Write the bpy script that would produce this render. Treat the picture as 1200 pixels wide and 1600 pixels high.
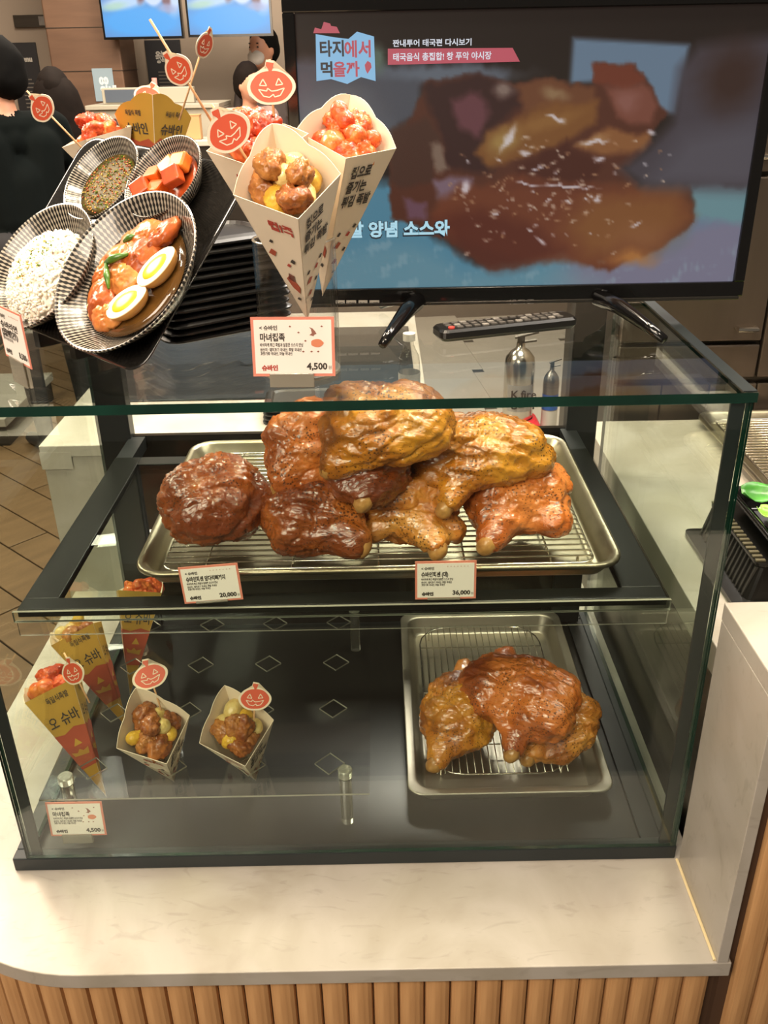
import bpy, bmesh, math, random
import numpy as np
from mathutils import Vector, Matrix

for o in list(bpy.data.objects): bpy.data.objects.remove(o)
scene = bpy.context.scene
COL = scene.collection
random.seed(7)
PI = math.pi

# ------------------------------------------------------------------ camera, world, lights
F_PX, PITCH, ROLL = 1413.0, math.radians(26.7), math.radians(1.1)
CAM = Vector((0, -1.0, 1.6))
_R = Vector((1, 0, 0)); _F = Vector((0, math.cos(PITCH), -math.sin(PITCH))); _U = Vector((0, math.sin(PITCH), math.cos(PITCH)))
RI = _R*math.cos(ROLL) - _U*math.sin(ROLL)
UI = _U*math.cos(ROLL) + _R*math.sin(ROLL)
cam = bpy.data.objects.new('camera', bpy.data.cameras.new('camera'))
COL.objects.link(cam)
cam.matrix_world = Matrix(((RI.x, UI.x, -_F.x, CAM.x), (RI.y, UI.y, -_F.y, CAM.y), (RI.z, UI.z, -_F.z, CAM.z), (0, 0, 0, 1)))
cam.data.sensor_fit = 'HORIZONTAL'; cam.data.sensor_width = 36; cam.data.lens = 36*F_PX/1200
cam.data.clip_start = 0.02
scene.camera = cam

world = bpy.data.worlds.new('world'); scene.world = world; world.use_nodes = True
world.node_tree.nodes['Background'].inputs[0].default_value = (1.0, 0.86, 0.70, 1)
world.node_tree.nodes['Background'].inputs[1].default_value = 0.13

def lamp(name, kind, loc, aim, power, color, size=0.2, spot=60, size_y=None):
    d = bpy.data.lights.new(name, kind); d.energy = power; d.color = color
    if kind == 'AREA':
        d.size = size
        if size_y: d.shape = 'RECTANGLE'; d.size_y = size_y
    else: d.shadow_soft_size = size
    if kind == 'SPOT': d.spot_size = math.radians(spot); d.spot_blend = 0.6
    o = bpy.data.objects.new(name, d); COL.objects.link(o); o.location = loc
    o.rotation_euler = (Vector(aim)-Vector(loc)).to_track_quat('-Z', 'Y').to_euler()
    return o
WARM = (1.0, 0.84, 0.63)
lamp('warm_spot', 'SPOT', (-0.50, 0.15, 3.1), (-0.35, 0.3, 1.2), 50, WARM, 0.11, 75)
lamp('warm_spot', 'SPOT', (-0.20, 0.45, 3.1), (-0.1, 0.35, 1.0), 66, WARM, 0.11, 70)
lamp('warm_spot', 'SPOT', (0.10, -0.15, 3.1), (0.05, 0.35, 1.0), 70, WARM, 0.11, 70)
lamp('warm_spot', 'SPOT', (0.40, 0.50, 3.1), (0.25, 0.3, 0.9), 85, WARM, 0.11, 70)
lamp('warm_spot', 'SPOT', (0.70, 0.2, 3.1), (0.55, 0.4, 0.9), 95, WARM, 0.11, 75)
lamp('warm_spot', 'SPOT', (-0.35, 1.05, 3.1), (-0.35, 0.8, 0.9), 110, WARM, 0.12, 80)
lamp('warm_spot', 'SPOT', (-1.0, 0.55, 3.1), (-0.70, 0.42, 0.5), 130, WARM, 0.08, 34)  # unseen narrow spot added to brighten the ledge left of the case
lamp('warm_spot', 'SPOT', (0.45, -1.6, 2.7), (0.16, 0.36, 0.75), 50, WARM, 0.06, 36)  # unseen front spot added to light the case interior, right half
lamp('warm_spot', 'SPOT', (-0.35, -1.6, 2.7), (-0.16, 0.36, 0.80), 45, WARM, 0.06, 40)  # its added twin from the front, for the left half of the case
lamp('fill_panel', 'AREA', (-1.3, -2.0, 2.5), (0.3, -0.1, 0.6), 85, (1, 0.85, 0.68), 1.6)  # unseen fill added behind the camera for pier, ledge edge and slats
lamp('fill_panel', 'AREA', (-2.3, 1.6, 3.1), (-1.3, 1.2, 0), 230, (1, 0.84, 0.66), 1.4)  # unseen area fill added to lift the plank floor at the left
lamp('fill_panel', 'AREA', (-1.2, 4.4, 3.1), (-1.4, 5.4, 0.8), 210, (1, 0.86, 0.70), 1.8)  # unseen area fill to brighten the far wall and people
lamp('fill_panel', 'AREA', (0.6, 2.4, 3.1), (0.6, 2.6, 0.0), 200, (1, 0.91, 0.80), 1.2)  # unseen area fill to brighten the kitchen floor tiles
lamp('fill_panel', 'AREA', (1.5, 0.3, 3.1), (0.9, 0.6, 0.9), 40, (1, 0.91, 0.80), 1.0)  # unseen area fill over the right worktop

vs = scene.view_settings
scene.display_settings.display_device = 'sRGB'
vs.view_transform = 'Standard'; vs.look = 'None'; vs.gamma = 1.0; vs.exposure = 0.0; vs.use_curve_mapping = False
scene.cycles.max_bounces = 12; scene.cycles.transparent_max_bounces = 40; scene.cycles.glossy_bounces = 4
scene.cycles.sample_clamp_indirect = 6.0

# ------------------------------------------------------------------ helpers
def lin(c):
    return c/12.92 if c <= 0.04045 else ((c+0.055)/1.055)**2.4
def hx(h, a=1.0):
    h = h.lstrip('#')
    return tuple(lin(int(h[i:i+2], 16)/255) for i in (0, 2, 4)) + (a,)
def at(u, v, x=None, y=None, z=None):
    """point of the world seen at photo pixel (u, v) on a plane x=, y= or z="""
    d = _F*F_PX + RI*(u-600) - UI*(v-800)
    t = (z-CAM.z)/d.z if z is not None else (y-CAM.y)/d.y if y is not None else (x-CAM.x)/d.x
    return CAM + d*t

MATS = {}
def mat(name, color, rough=0.5, metal=0.0, spec=0.5, coat=0.0, var=0.0, vscale=8.0, bump=0.0, bscale=60.0,
        sss=0.0, emit=None, estr=0.0, color2=None, stretch=None, alpha=None, trans=0.0, coat_rough=0.1):
    if name in MATS: return MATS[name]
    m = bpy.data.materials.new(name); m.use_nodes = True
    nt = m.node_tree; N = nt.nodes; L = nt.links
    b = N['Principled BSDF']
    c = hx(color) if isinstance(color, str) else color
    b.inputs['Base Color'].default_value = c
    b.inputs['Roughness'].default_value = rough; b.inputs['Metallic'].default_value = metal
    b.inputs['Specular IOR Level'].default_value = spec
    b.inputs['Coat Weight'].default_value = coat; b.inputs['Coat Roughness'].default_value = coat_rough
    b.inputs['Transmission Weight'].default_value = trans
    if sss: b.inputs['Subsurface Weight'].default_value = sss; b.inputs['Subsurface Radius'].default_value = (0.01, 0.004, 0.002)
    if emit: b.inputs['Emission Color'].default_value = hx(emit); b.inputs['Emission Strength'].default_value = estr
    tc = N.new('ShaderNodeTexCoord'); mp = N.new('ShaderNodeMapping'); L.new(tc.outputs['Object'], mp.inputs[0])
    if stretch: mp.inputs['Scale'].default_value = stretch
    n = N.new('ShaderNodeTexNoise'); n.inputs['Scale'].default_value = vscale; n.inputs['Detail'].default_value = 5
    L.new(mp.outputs[0], n.inputs['Vector'])
    r = N.new('ShaderNodeValToRGB'); r.color_ramp.elements[0].position = 0.3; r.color_ramp.elements[1].position = 0.7
    c2 = hx(color2) if color2 else tuple(x*(1-var) for x in c[:3])+(1,)
    r.color_ramp.elements[0].color = c2; r.color_ramp.elements[1].color = c
    L.new(n.outputs[0], r.inputs[0]); L.new(r.outputs[0], b.inputs['Base Color'])
    if bump:
        n2 = N.new('ShaderNodeTexNoise'); n2.inputs['Scale'].default_value = bscale; n2.inputs['Detail'].default_value = 4
        L.new(mp.outputs[0], n2.inputs['Vector'])
        bp = N.new('ShaderNodeBump'); bp.inputs['Strength'].default_value = bump; bp.inputs['Distance'].default_value = 0.002
        L.new(n2.outputs[0], bp.inputs['Height']); L.new(bp.outputs[0], b.inputs['Normal'])
    MATS[name] = m
    return m

def glass_mat(name, tint, ior=1.5, rough=0.0):
    """thin sheet glass: Fresnel mirror over a tinted clear sheet"""
    m = bpy.data.materials.new(name); m.use_nodes = True
    nt = m.node_tree; N = nt.nodes; L = nt.links; N.clear()
    out = N.new('ShaderNodeOutputMaterial'); mix = N.new('ShaderNodeMixShader')
    tr = N.new('ShaderNodeBsdfTransparent'); tr.inputs[0].default_value = tint
    gl = N.new('ShaderNodeBsdfGlossy'); gl.inputs['Roughness'].default_value = rough
    geo = N.new('ShaderNodeNewGeometry'); mr = N.new('ShaderNodeMapRange')
    mr.inputs['To Min'].default_value = ior; mr.inputs['To Max'].default_value = 1/ior
    fr = N.new('ShaderNodeFresnel')
    L.new(geo.outputs['Backfacing'], mr.inputs['Value']); L.new(mr.outputs[0], fr.inputs['IOR'])
    L.new(fr.outputs[0], mix.inputs[0]); L.new(tr.outputs[0], mix.inputs[1]); L.new(gl.outputs[0], mix.inputs[2])
    L.new(mix.outputs[0], out.inputs[0])
    MATS[name] = m
    return m

GLASS = glass_mat('pane_glass', (0.950, 0.985, 0.950, 1))
ACRYL = glass_mat('clear_acrylic', (0.985, 0.985, 0.985, 1))
FILM = glass_mat('clear_film', (0.93, 0.92, 0.9, 1), 1.45, 0.08)
GEDGE = mat('glass_edge_green', (0.004, 0.035, 0.022, 1), 0.08, spec=0.8, var=0.6, vscale=9)
AEDGE = mat('acrylic_edge', '#b9b6a6', 0.12, spec=0.8, trans=0.5)
BLACK = mat('black_powder_coat', '#16181a', 0.38, var=0.2)
SEAL = mat('black_sealant', '#1b2224', 0.45, var=0.2)

def marble():
    m = bpy.data.materials.new('white_marble'); m.use_nodes = True
    nt = m.node_tree; N = nt.nodes; L = nt.links; b = N['Principled BSDF']
    tc = N.new('ShaderNodeTexCoord')
    n1 = N.new('ShaderNodeTexNoise'); n1.inputs['Scale'].default_value = 5; n1.inputs['Detail'].default_value = 8; n1.inputs['Distortion'].default_value = 1.5
    n2 = N.new('ShaderNodeTexNoise'); n2.inputs['Scale'].default_value = 22; n2.inputs['Detail'].default_value = 6; n2.inputs['Distortion'].default_value = 2.0
    mp = N.new('ShaderNodeMapping'); mp.inputs['Scale'].default_value = (0.6, 1.6, 1)
    L.new(tc.outputs['Object'], n1.inputs[0]); L.new(tc.outputs['Object'], mp.inputs[0]); L.new(mp.outputs[0], n2.inputs[0])
    r1 = N.new('ShaderNodeValToRGB'); e = r1.color_ramp.elements
    e[0].position = 0.3; e[0].color = hx('#9f978a'); e[1].position = 0.62; e[1].color = hx('#b0a9a0')
    r2 = N.new('ShaderNodeValToRGB'); e = r2.color_ramp.elements
    e[0].position = 0.28; e[0].color = (0.5, 0.47, 0.43, 1); e[1].position = 0.42; e[1].color = (1, 1, 1, 1)
    mx = N.new('ShaderNodeMix'); mx.data_type = 'RGBA'; mx.blend_type = 'MULTIPLY'; mx.inputs[0].default_value = 0.28
    L.new(n1.outputs[0], r1.inputs[0]); L.new(n2.outputs[0], r2.inputs[0])
    L.new(r1.outputs[0], mx.inputs[6]); L.new(r2.outputs[0], mx.inputs[7]); L.new(mx.outputs[2], b.inputs['Base Color'])
    b.inputs['Roughness'].default_value = 0.28
    return m
MARBLE = marble()
WOOD = mat('oak_slat', '#cfa06e', 0.5, color2='#ad8054', vscale=6, stretch=(14, 14, 0.8), bump=0.15, bscale=30)
PLANK = mat('oak_floor', '#6f563d', 0.45, color2='#5d4731', vscale=3, stretch=(9, 0.8, 1), bump=0.1, bscale=20)
TILE = mat('grey_tile', '#8d857b', 0.5, var=0.15, vscale=4)
STEEL = mat('brushed_steel', '#9a938a', 0.32, 1.0, var=0.2, vscale=3, stretch=(1, 1, 30), bump=0.05)
DSTEEL = mat('dark_steel', '#4a443d', 0.35, 0.8, var=0.3, vscale=2, stretch=(1, 1, 12))
ALU = mat('pan_aluminium', '#a39a88', 0.36, 1.0, color2='#7d735c', vscale=7, bump=0.12, bscale=90)
WIRE = mat('chrome_wire', '#d2ccc0', 0.2, 1.0)
INOX = mat('inox_tray', '#b3ac9f', 0.45, 1.0, var=0.15, vscale=5)
PAPER = mat('cream_paper', '#e6d5bd', 0.7, var=0.06, vscale=20)
GOLD = mat('gold_card', '#b98f35', 0.5, var=0.12, vscale=10)
BRED = mat('brick_red_print', '#a5482f', 0.6, var=0.08)
INK = mat('dark_ink', '#3a322c', 0.7)
RINK = mat('red_ink', '#a8392c', 0.7)
CARDW = mat('white_card', '#e8dfd6', 0.55, var=0.03)
CARDR = mat('salmon_border', '#d4806c', 0.55, var=0.05)
ORANGE = mat('pumpkin_orange', '#cf5234', 0.55, var=0.06)
STICK = mat('bamboo_stick', '#d9a878', 0.6, var=0.2, vscale=30)
BPLAS = mat('black_plastic', '#131211', 0.3, var=0.15)
GPLAS = mat('gloss_black', '#0c0b0b', 0.12, spec=0.6)

MW = {}
class MB:
    def __init__(s): s.v = []; s.f = []; s.m = []
    def add(s, verts, faces, mi=0):
        k = len(s.v); s.v += [tuple(p) for p in verts]; s.f += [tuple(i+k for i in f) for f in faces]; s.m += [mi]*len(faces); return s
    def box(s, x0, y0, z0, x1, y1, z1, mi=0, M=None):
        v = [Vector(p) for p in ((x0,y0,z0),(x1,y0,z0),(x1,y1,z0),(x0,y1,z0),(x0,y0,z1),(x1,y0,z1),(x1,y1,z1),(x0,y1,z1))]
        if M: v = [M @ p for p in v]
        return s.add(v, [(3,2,1,0),(4,5,6,7),(0,1,5,4),(1,2,6,5),(2,3,7,6),(3,0,4,7)], mi)
    def tube(s, pts, r, n=8, mi=0, closed=False, caps=True):
        pts = [Vector(p) for p in pts]; k = len(s.v); rr = r if hasattr(r, '__len__') else [r]*len(pts)
        N = len(pts); prev = None
        for i, p in enumerate(pts):
            a = pts[(i-1) % N] if (closed or i > 0) else p; b = pts[(i+1) % N] if (closed or i < N-1) else p
            t = (b-a).normalized()
            if prev is None: u = t.orthogonal().normalized()
            else:
                u = prev - t*prev.dot(t); u = u.normalized() if u.length > 1e-6 else t.orthogonal().normalized()
            prev = u; w = t.cross(u)
            for j in range(n):
                an = 2*PI*j/n; s.v.append(tuple(p + (u*math.cos(an)+w*math.sin(an))*rr[i]))
        for i in range(N if closed else N-1):
            i2 = (i+1) % N
            for j in range(n):
                j2 = (j+1) % n
                s.f.append((k+i*n+j, k+i*n+j2, k+i2*n+j2, k+i2*n+j)); s.m.append(mi)
        if caps and not closed:
            s.f.append(tuple(k+j for j in reversed(range(n)))); s.m.append(mi)
            s.f.append(tuple(k+(N-1)*n+j for j in range(n))); s.m.append(mi)
        return s
    def lathe(s, prof, n=32, mi=0, M=None, cap0=False, cap1=False):
        k = len(s.v)
        for (r, z) in prof:
            for j in range(n):
                p = Vector((r*math.cos(2*PI*j/n), r*math.sin(2*PI*j/n), z)); s.v.append(tuple(M @ p if M else p))
        for i in range(len(prof)-1):
            for j in range(n):
                j2 = (j+1) % n; s.f.append((k+i*n+j, k+i*n+j2, k+(i+1)*n+j2, k+(i+1)*n+j)); s.m.append(mi)
        if cap0: s.f.append(tuple(k+j for j in reversed(range(n)))); s.m.append(mi)
        if cap1: s.f.append(tuple(k+(len(prof)-1)*n+j for j in range(n))); s.m.append(mi)
        return s
    def loft(s, loops, mi=0, cap0=True, cap1=True):
        n = len(loops[0]); k = len(s.v)
        for lp in loops: s.v += [tuple(p) for p in lp]
        for i in range(len(loops)-1):
            for j in range(n):
                j2 = (j+1) % n; s.f.append((k+i*n+j, k+i*n+j2, k+(i+1)*n+j2, k+(i+1)*n+j)); s.m.append(mi)
        if cap0: s.f.append(tuple(k+j for j in reversed(range(n)))); s.m.append(mi)
        if cap1: s.f.append(tuple(k+(len(loops)-1)*n+j for j in range(n))); s.m.append(mi)
        return s
    def prism(s, poly, t, M, mi=0):
        """flat outline (x, y) of thickness t along local z, placed by M"""
        n = len(poly)
        lo = [M @ Vector((x, y, 0)) for x, y in poly]; hi = [M @ Vector((x, y, t)) for x, y in poly]
        return s.add(lo+hi, [tuple(reversed(range(n))), tuple(range(n, 2*n))]+[(j, (j+1) % n, (j+1) % n+n, j+n) for j in range(n)], mi)
    def build(s, name, mats, parent=None, smooth=False, bevel=0.0, local=False, origin=None):
        mats = mats if isinstance(mats, (list, tuple)) else [mats]
        if parent is not None and not local:
            I = MW[parent.name].inverted(); vv = [tuple(I @ Vector(p)) for p in s.v]; M = None
        elif parent is None and not local:
            if origin is None:
                a = np.array(s.v); origin = ((a[:, 0].min()+a[:, 0].max())/2, (a[:, 1].min()+a[:, 1].max())/2, a[:, 2].min())
            og = Vector(origin); vv = [tuple(Vector(p)-og) for p in s.v]
        else: vv = s.v
        me = bpy.data.meshes.new(name); me.from_pydata(vv, [], s.f)
        for m in mats: me.materials.append(m)
        if len(mats) > 1: me.polygons.foreach_set('material_index', s.m)
        if smooth: me.shade_smooth()
        me.update()
        o = bpy.data.objects.new(name, me); COL.objects.link(o)
        if parent is not None:
            o.parent = parent; MW[o.name] = MW[parent.name].copy()
        elif not local:
            o.location = origin; MW[o.name] = Matrix.Translation(og)
        else: MW[o.name] = Matrix()
        if bevel:
            b = o.modifiers.new('bevel', 'BEVEL'); b.width = bevel; b.segments = 2; b.limit_method = 'ANGLE'
        return o

def tag(o, label=None, cat=None, group=None, kind=None):
    if label: o['label'] = label
    if cat: o['category'] = cat
    if group: o['group'] = group
    if kind: o['kind'] = kind
    return o
def thing(name, label, cat, M=None, group=None):
    o = bpy.data.objects.new(name, None); COL.objects.link(o); o.empty_display_size = 0.02
    M = Matrix.Translation(Vector(M)) if isinstance(M, (tuple, Vector)) else (M or Matrix())
    o.matrix_world = M; MW[o.name] = M.copy()
    return tag(o, label, cat, group)
def place(o, M):
    """move a top-level mesh built in local coordinates"""
    o.matrix_world = M; MW[o.name] = M.copy(); return o
def shared(src, name, parent, M=None):
    o = src.copy(); o.name = name; COL.objects.link(o); o.parent = parent
    if M is not None: o.matrix_local = M
    return o
def dup(root, M, label=None, group=None, name=None):
    r = root.copy(); COL.objects.link(r); r.matrix_world = M; MW[r.name] = M.copy()
    if label: r['label'] = label
    if group: r['group'] = group
    for ch in list(root.children):
        c = ch.copy(); COL.objects.link(c); c.parent = r
        for g in list(ch.children):
            d = g.copy(); COL.objects.link(d); d.parent = c
    return r
def frame(o, x, y, z=None):
    x = Vector(x).normalized(); y = Vector(y); y = (y-x*y.dot(x)).normalized(); z = x.cross(y)
    return Matrix(((x.x, y.x, z.x, o[0]), (x.y, y.y, z.y, o[1]), (x.z, y.z, z.z, o[2]), (0, 0, 0, 1)))

def rrect(x0, y0, x1, y1, r, z, n=5, M=None):
    pts = []
    for cx, cy, a in ((x1-r, y1-r, 0), (x0+r, y1-r, 90), (x0+r, y0+r, 180), (x1-r, y0+r, 270)):
        for i in range(n+1):
            an = math.radians(a+90*i/n); pts.append(Vector((cx+r*math.cos(an), cy+r*math.sin(an), z)))
    return [M @ p for p in pts] if M else pts

def text_mesh(body, size, bold=0.0, align='LEFT', res=2):
    c = bpy.data.curves.new('t', 'FONT'); c.body = body; c.size = size; c.align_x = align
    c.resolution_u = res; c.offset = bold; c.space_line = 1.0
    o = bpy.data.objects.new('t', c); COL.objects.link(o)
    dg = bpy.context.evaluated_depsgraph_get(); dg.update()
    me = bpy.data.meshes.new_from_object(o.evaluated_get(dg))
    v = [tuple(p.co) for p in me.vertices]; f = [tuple(p.vertices) for p in me.polygons]
    bpy.data.objects.remove(o); bpy.data.curves.remove(c); bpy.data.meshes.remove(me)
    return v, f
def text(body, size, M, material, parent, name='lettering', bold=0.0, align='LEFT', fit=None, res=2):
    v, f = text_mesh(body, size, bold, align, res)
    if not v: return None
    sx = 1.0
    if fit:
        w = max(p[0] for p in v)-min(p[0] for p in v); sx = fit/w
    mb = MB(); mb.add([M @ Vector((p[0]*sx, p[1], p[2])) for p in v], f)
    return mb.build(name, material, parent)

# smooth closed lumps: rays from the origin to a smooth union of ellipsoids, then folds
def _noise(p, seed, freq, octv=3, ridge=False):
    rs = np.random.RandomState(seed); out = np.zeros(len(p)); amp = 1.0; tot = 0
    for o in range(octv):
        a = np.zeros(len(p))
        for k in range(6):
            d = rs.normal(size=3); d /= np.linalg.norm(d); a += np.sin(p @ d*freq*(0.7+0.6*rs.rand()) + rs.rand()*6.28)
        a /= 3.0
        if ridge == 'crease': a = -np.clip(1-np.abs(a)*2.2, 0, 1)**3
        elif ridge: a = 1-np.abs(a)*1.6
        out += a*amp; tot += amp; amp *= 0.5; freq *= 2.0
    return out/tot
_ICO = {}
def ico(sub):
    if sub not in _ICO:
        bm = bmesh.new(); bmesh.ops.create_icosphere(bm, subdivisions=sub, radius=1)
        bm.verts.ensure_lookup_table()
        _ICO[sub] = (np.array([v.co[:] for v in bm.verts]), [tuple(v.index for v in f.verts) for f in bm.faces]); bm.free()
    return _ICO[sub]
def lump_verts(blobs, sub, seed, k=0.02, folds=(), rmax=None):
    d, f = ico(sub)
    B = np.array(blobs, float); c, r = B[:, :3], B[:, 3:6]
    rmax = rmax or (np.abs(c)+r).max()*1.8
    def field(t):
        p = d*t[:, None]; acc = np.zeros(len(d))
        for ci, ri in zip(c, r):
            q = (np.linalg.norm((p-ci)/ri, axis=1)-1)*ri.min(); acc += np.exp(-q/k)
        return -k*np.log(acc+1e-30)
    hi = np.full(len(d), rmax); done = np.zeros(len(d), bool); lo = np.zeros(len(d))
    for s in np.linspace(1, 0, 60):
        t = np.full(len(d), rmax*s); inside = field(t) < 0
        new = inside & ~done; lo[new] = rmax*s; done |= inside; hi[~done] = rmax*s
    for _ in range(14):
        mid = (lo+hi)/2; ins = field(mid) < 0; lo = np.where(ins, mid, lo); hi = np.where(ins, hi, mid)
    p = d*lo[:, None]
    for (amp, freq, octv, ridge, st) in folds:
        q = p*np.array(st); p = p + d*(amp*_noise(q, seed, freq, octv, ridge))[:, None]; seed += 11
    return p, f
def lump(name, material, blobs, sub=3, seed=1, k=0.02, folds=(), parent=None, M=None, flat=None):
    p, f = lump_verts(blobs, sub, seed, k, folds)
    if flat is not None: p[:, 2] = np.maximum(p[:, 2], flat)
    me = bpy.data.meshes.new(name); me.from_pydata([tuple(x) for x in p], [], f); me.materials.append(material); me.shade_smooth()
    o = bpy.data.objects.new(name, me); COL.objects.link(o)
    if parent is not None:
        o.parent = parent
        if M is not None: o.matrix_local = M
    elif M is not None: o.matrix_world = M
    return o

# ------------------------------------------------------------------ the room
WALLM = mat('taupe_wall', '#8f8070', 0.8, var=0.08, vscale=2)
fl = MB().box(-4, -3, -0.1, 3, 6.3, -0.012).build('floor', mat('floor_screed', '#2a2018', 0.7)); tag(fl, kind='structure')
pl = MB().box(-0.6, -0.077, -0.008, 0.6, 0.077, 0.0).build('plank', PLANK, fl, bevel=0.002, local=True)
pl.matrix_local = Matrix.Translation((-2.2, 2.0, 0.1)) @ Matrix.Rotation(math.radians(-42), 4, 'Z')
FO = Vector(fl.location); first = True
for i in range(-20, 28):
    for j in range(-5, 6):
        a = math.radians(-42); X = Vector((math.cos(a), math.sin(a), 0)); Y = Vector((-math.sin(a), math.cos(a), 0))
        c = Vector((-1.7, 1.9, 0)) + Y*(i*0.16) + X*(j*1.208+(i % 3)*0.4)
        if not (-3.9 < c.x < -0.70 and -0.6 < c.y < 5.8): continue
        M = Matrix.Translation(c-FO) @ Matrix.Rotation(a, 4, 'Z')
        if first: pl.matrix_local = M; first = False
        else: shared(pl, 'plank', fl, M)
tl = MB().box(-0.298, -0.298, -0.01, 0.298, 0.298, 0.0).build('tile', TILE, fl, bevel=0.003, local=True)
tl.matrix_local = Matrix.Translation(Vector((0.2, 1.6, 0))-FO)
for i in range(5):
    for j in range(7):
        if i or j: shared(tl, 'tile', fl, Matrix.Translation(Vector((-0.35+i*0.6, 1.25+j*0.6, 0))-FO) @ Matrix.Rotation(math.radians(6), 4, 'Z'))
tl.matrix_local = Matrix.Translation(Vector((-0.35, 1.25, 0))-FO) @ Matrix.Rotation(math.radians(6), 4, 'Z')
wb = MB().box(-4, 6.2, 0, 3, 6.3, 3.2).build('wall_back', WALLM); tag(wb, kind='structure')
wr = MB().box(1.9, 0.8, 0, 2.0, 6.2, 3.2).build('wall_right', WALLM); tag(wr, kind='structure')
wl = MB().box(-4.1, 0, 0, -4.0, 6.3, 3.2).build('wall_left', WALLM); tag(wl, kind='structure')
ce = MB().box(-4, 0.9, 3.2, 3, 6.3, 3.28).build('ceiling', mat('ceiling_paint', '#6b625a', 0.9)); tag(ce, kind='structure')
bs = MB().box(-4.0, 6.17, 0, 1.9, 6.2, 0.1).build('baseboard_back', DSTEEL); tag(bs, kind='structure')
co = MB()
co.box(-2.10, 5.55, 0, -1.64, 5.95, 3.2)
co = co.build('trim_1', mat('copper_cladding', '#705542', 0.42, 0.4, color2='#5a4334', vscale=2, stretch=(1, 1, 6)), bevel=0.01); tag(co, kind='structure')
for z in (1.30, 1.55, 1.80):
    MB().box(-2.104, 5.546, z, -1.636, 5.954, z+0.004).build('joint_strip', DSTEEL, co)

# ------------------------------------------------------------------ marble ledge, fluted fronts, right block
def arc_slab(xl, xr, yf, yb, r, z0, z1):
    n = 20; pts = []
    for i in range(n+1):
        a = PI + (PI/2)*i/n; pts.append((xl+r+r*math.cos(a), yf+r+r*math.sin(a)))
    pts += [(xr, yf), (xr, yb), (xl, yb)]
    return pts
led = MB().prism(arc_slab(-0.730, 0.462, -0.180, 0.83, 0.30, 0, 0), 0.027, Matrix.Translation((0, 0, 0.463))).build('marble_ledge', MARBLE, bevel=0.0015)
tag(led, 'low white marble ledge with a rounded front left corner under the glass case', 'ledge')
bead = MB().tube([(0.4395, -0.176, 0.4912), (0.4395, -0.002, 0.4912)], 0.0022, 6).build('caulk_line', mat('cream_caulk', '#d8c69a', 0.5), led)
base = thing('ledge_base', 'base of the ledge clad in rounded oak slats', 'counter base', (-0.14, 0.3, 0))
ins = 0.016
MB().prism(arc_slab(-0.730+ins+0.01, 0.46, -0.180+ins+0.01, 0.82, 0.28, 0, 0), 0.463, Matrix.Translation((0, 0, 0))).build('carcass', mat('carcass_brown', '#4c3524', 0.7), base)
def slat_mesh(w, d, h):
    n = 7; pts = [(-w/2+0.001, 0.002)]
    for i in range(n+1):
        a = PI*i/n; pts.append((-w/2*math.cos(a)*0.97, -d*math.sin(a)**0.6))
    pts.append((w/2-0.001, 0.002))
    return MB().prism(pts, h, Matrix())
SW = 0.0365
s0 = slat_mesh(SW, 0.011, 0.462).build('wood_slat', WOOD, base, smooth=False, local=True)
BI = MW[base.name].inverted(); k = 0
x = -0.43+SW/2
while x < 0.462:
    M = BI @ Matrix.Translation((x, -0.180+ins+0.009, 0.0))
    if k == 0: s0.matrix_local = M
    else: shared(s0, 'wood_slat', base, M)
    k += 1; x += SW
rr = 0.30-ins-0.009; cxx, cyy = -0.43, 0.12; a = -PI/2 - SW/rr*0.5
while a > -PI:
    M = BI @ Matrix.Translation((cxx+rr*math.cos(a), cyy+rr*math.sin(a), 0)) @ Matrix.Rotation(a+PI/2, 4, 'Z')
    shared(s0, 'wood_slat', base, M); a -= SW/rr
y = 0.14
while y < 0.8:
    shared(s0, 'wood_slat', base, BI @ Matrix.Translation((-0.730+ins+0.009, y, 0)) @ Matrix.Rotation(-PI/2, 4, 'Z')); y += SW

blk = thing('marble_pier', 'tall marble topped pier with oak slats, right of the glass case', 'counter', (0.85, -0.08, 0))
MB().box(0.4565, -0.166, 0, 1.3, -0.006, 0.93).build('carcass', MATS['carcass_brown'], blk)
MB().box(0.4415, -0.180, 0.4905, 0.4565, -0.004, 0.930).build('side_slab', MARBLE, blk, bevel=0.001)
MB().box(0.4415, -0.184, 0.930, 1.3, -0.002, 0.957).build('top_slab', MARBLE, blk, bevel=0.002)
s1 = slat_mesh(SW, 0.011, 0.93).build('wood_slat', WOOD, blk, local=True)
BI = MW[blk.name].inverted(); x = 0.4715+SW/2; k = 0
while x < 1.285:
    M = BI @ Matrix.Translation((x, -0.167, 0))
    if k == 0: s1.matrix_local = M
    else: shared(s1, 'wood_slat', blk, M)
    k += 1; x += SW

# ------------------------------------------------------------------ rear counter, right counter, tall steel cupboard
rc = thing('rear_counter', 'white marble counter behind the glass case with a dark steel inset', 'counter', (-0.3, 1.35, 0))
MB().box(-0.742, 0.822, 0.0, 0.10, 0.842, 0.834).build('front_slab', MARBLE, rc, bevel=0.001)
MB().box(-0.742, 0.842, 0.0, 0.08, 1.9, 0.834).build('carcass', MATS['carcass_brown'], rc)
MB().box(-0.745, 0.818, 0.834, 0.11, 1.92, 0.861).build('worktop', MARBLE, rc, bevel=0.002)
MB().box(-0.70, 1.09, 0.8612, 0.085, 1.72, 0.866).build('steel_inset', mat('blue_grey_steel', '#34393d', 0.22, 0.6, var=0.3, vscale=2, stretch=(1, 14, 1)), rc, bevel=0.001)
MB().box(-0.7462, 0.8170, 0.806, -0.678, 0.8178, 0.846).build('mended_corner', MARBLE, rc)

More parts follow.
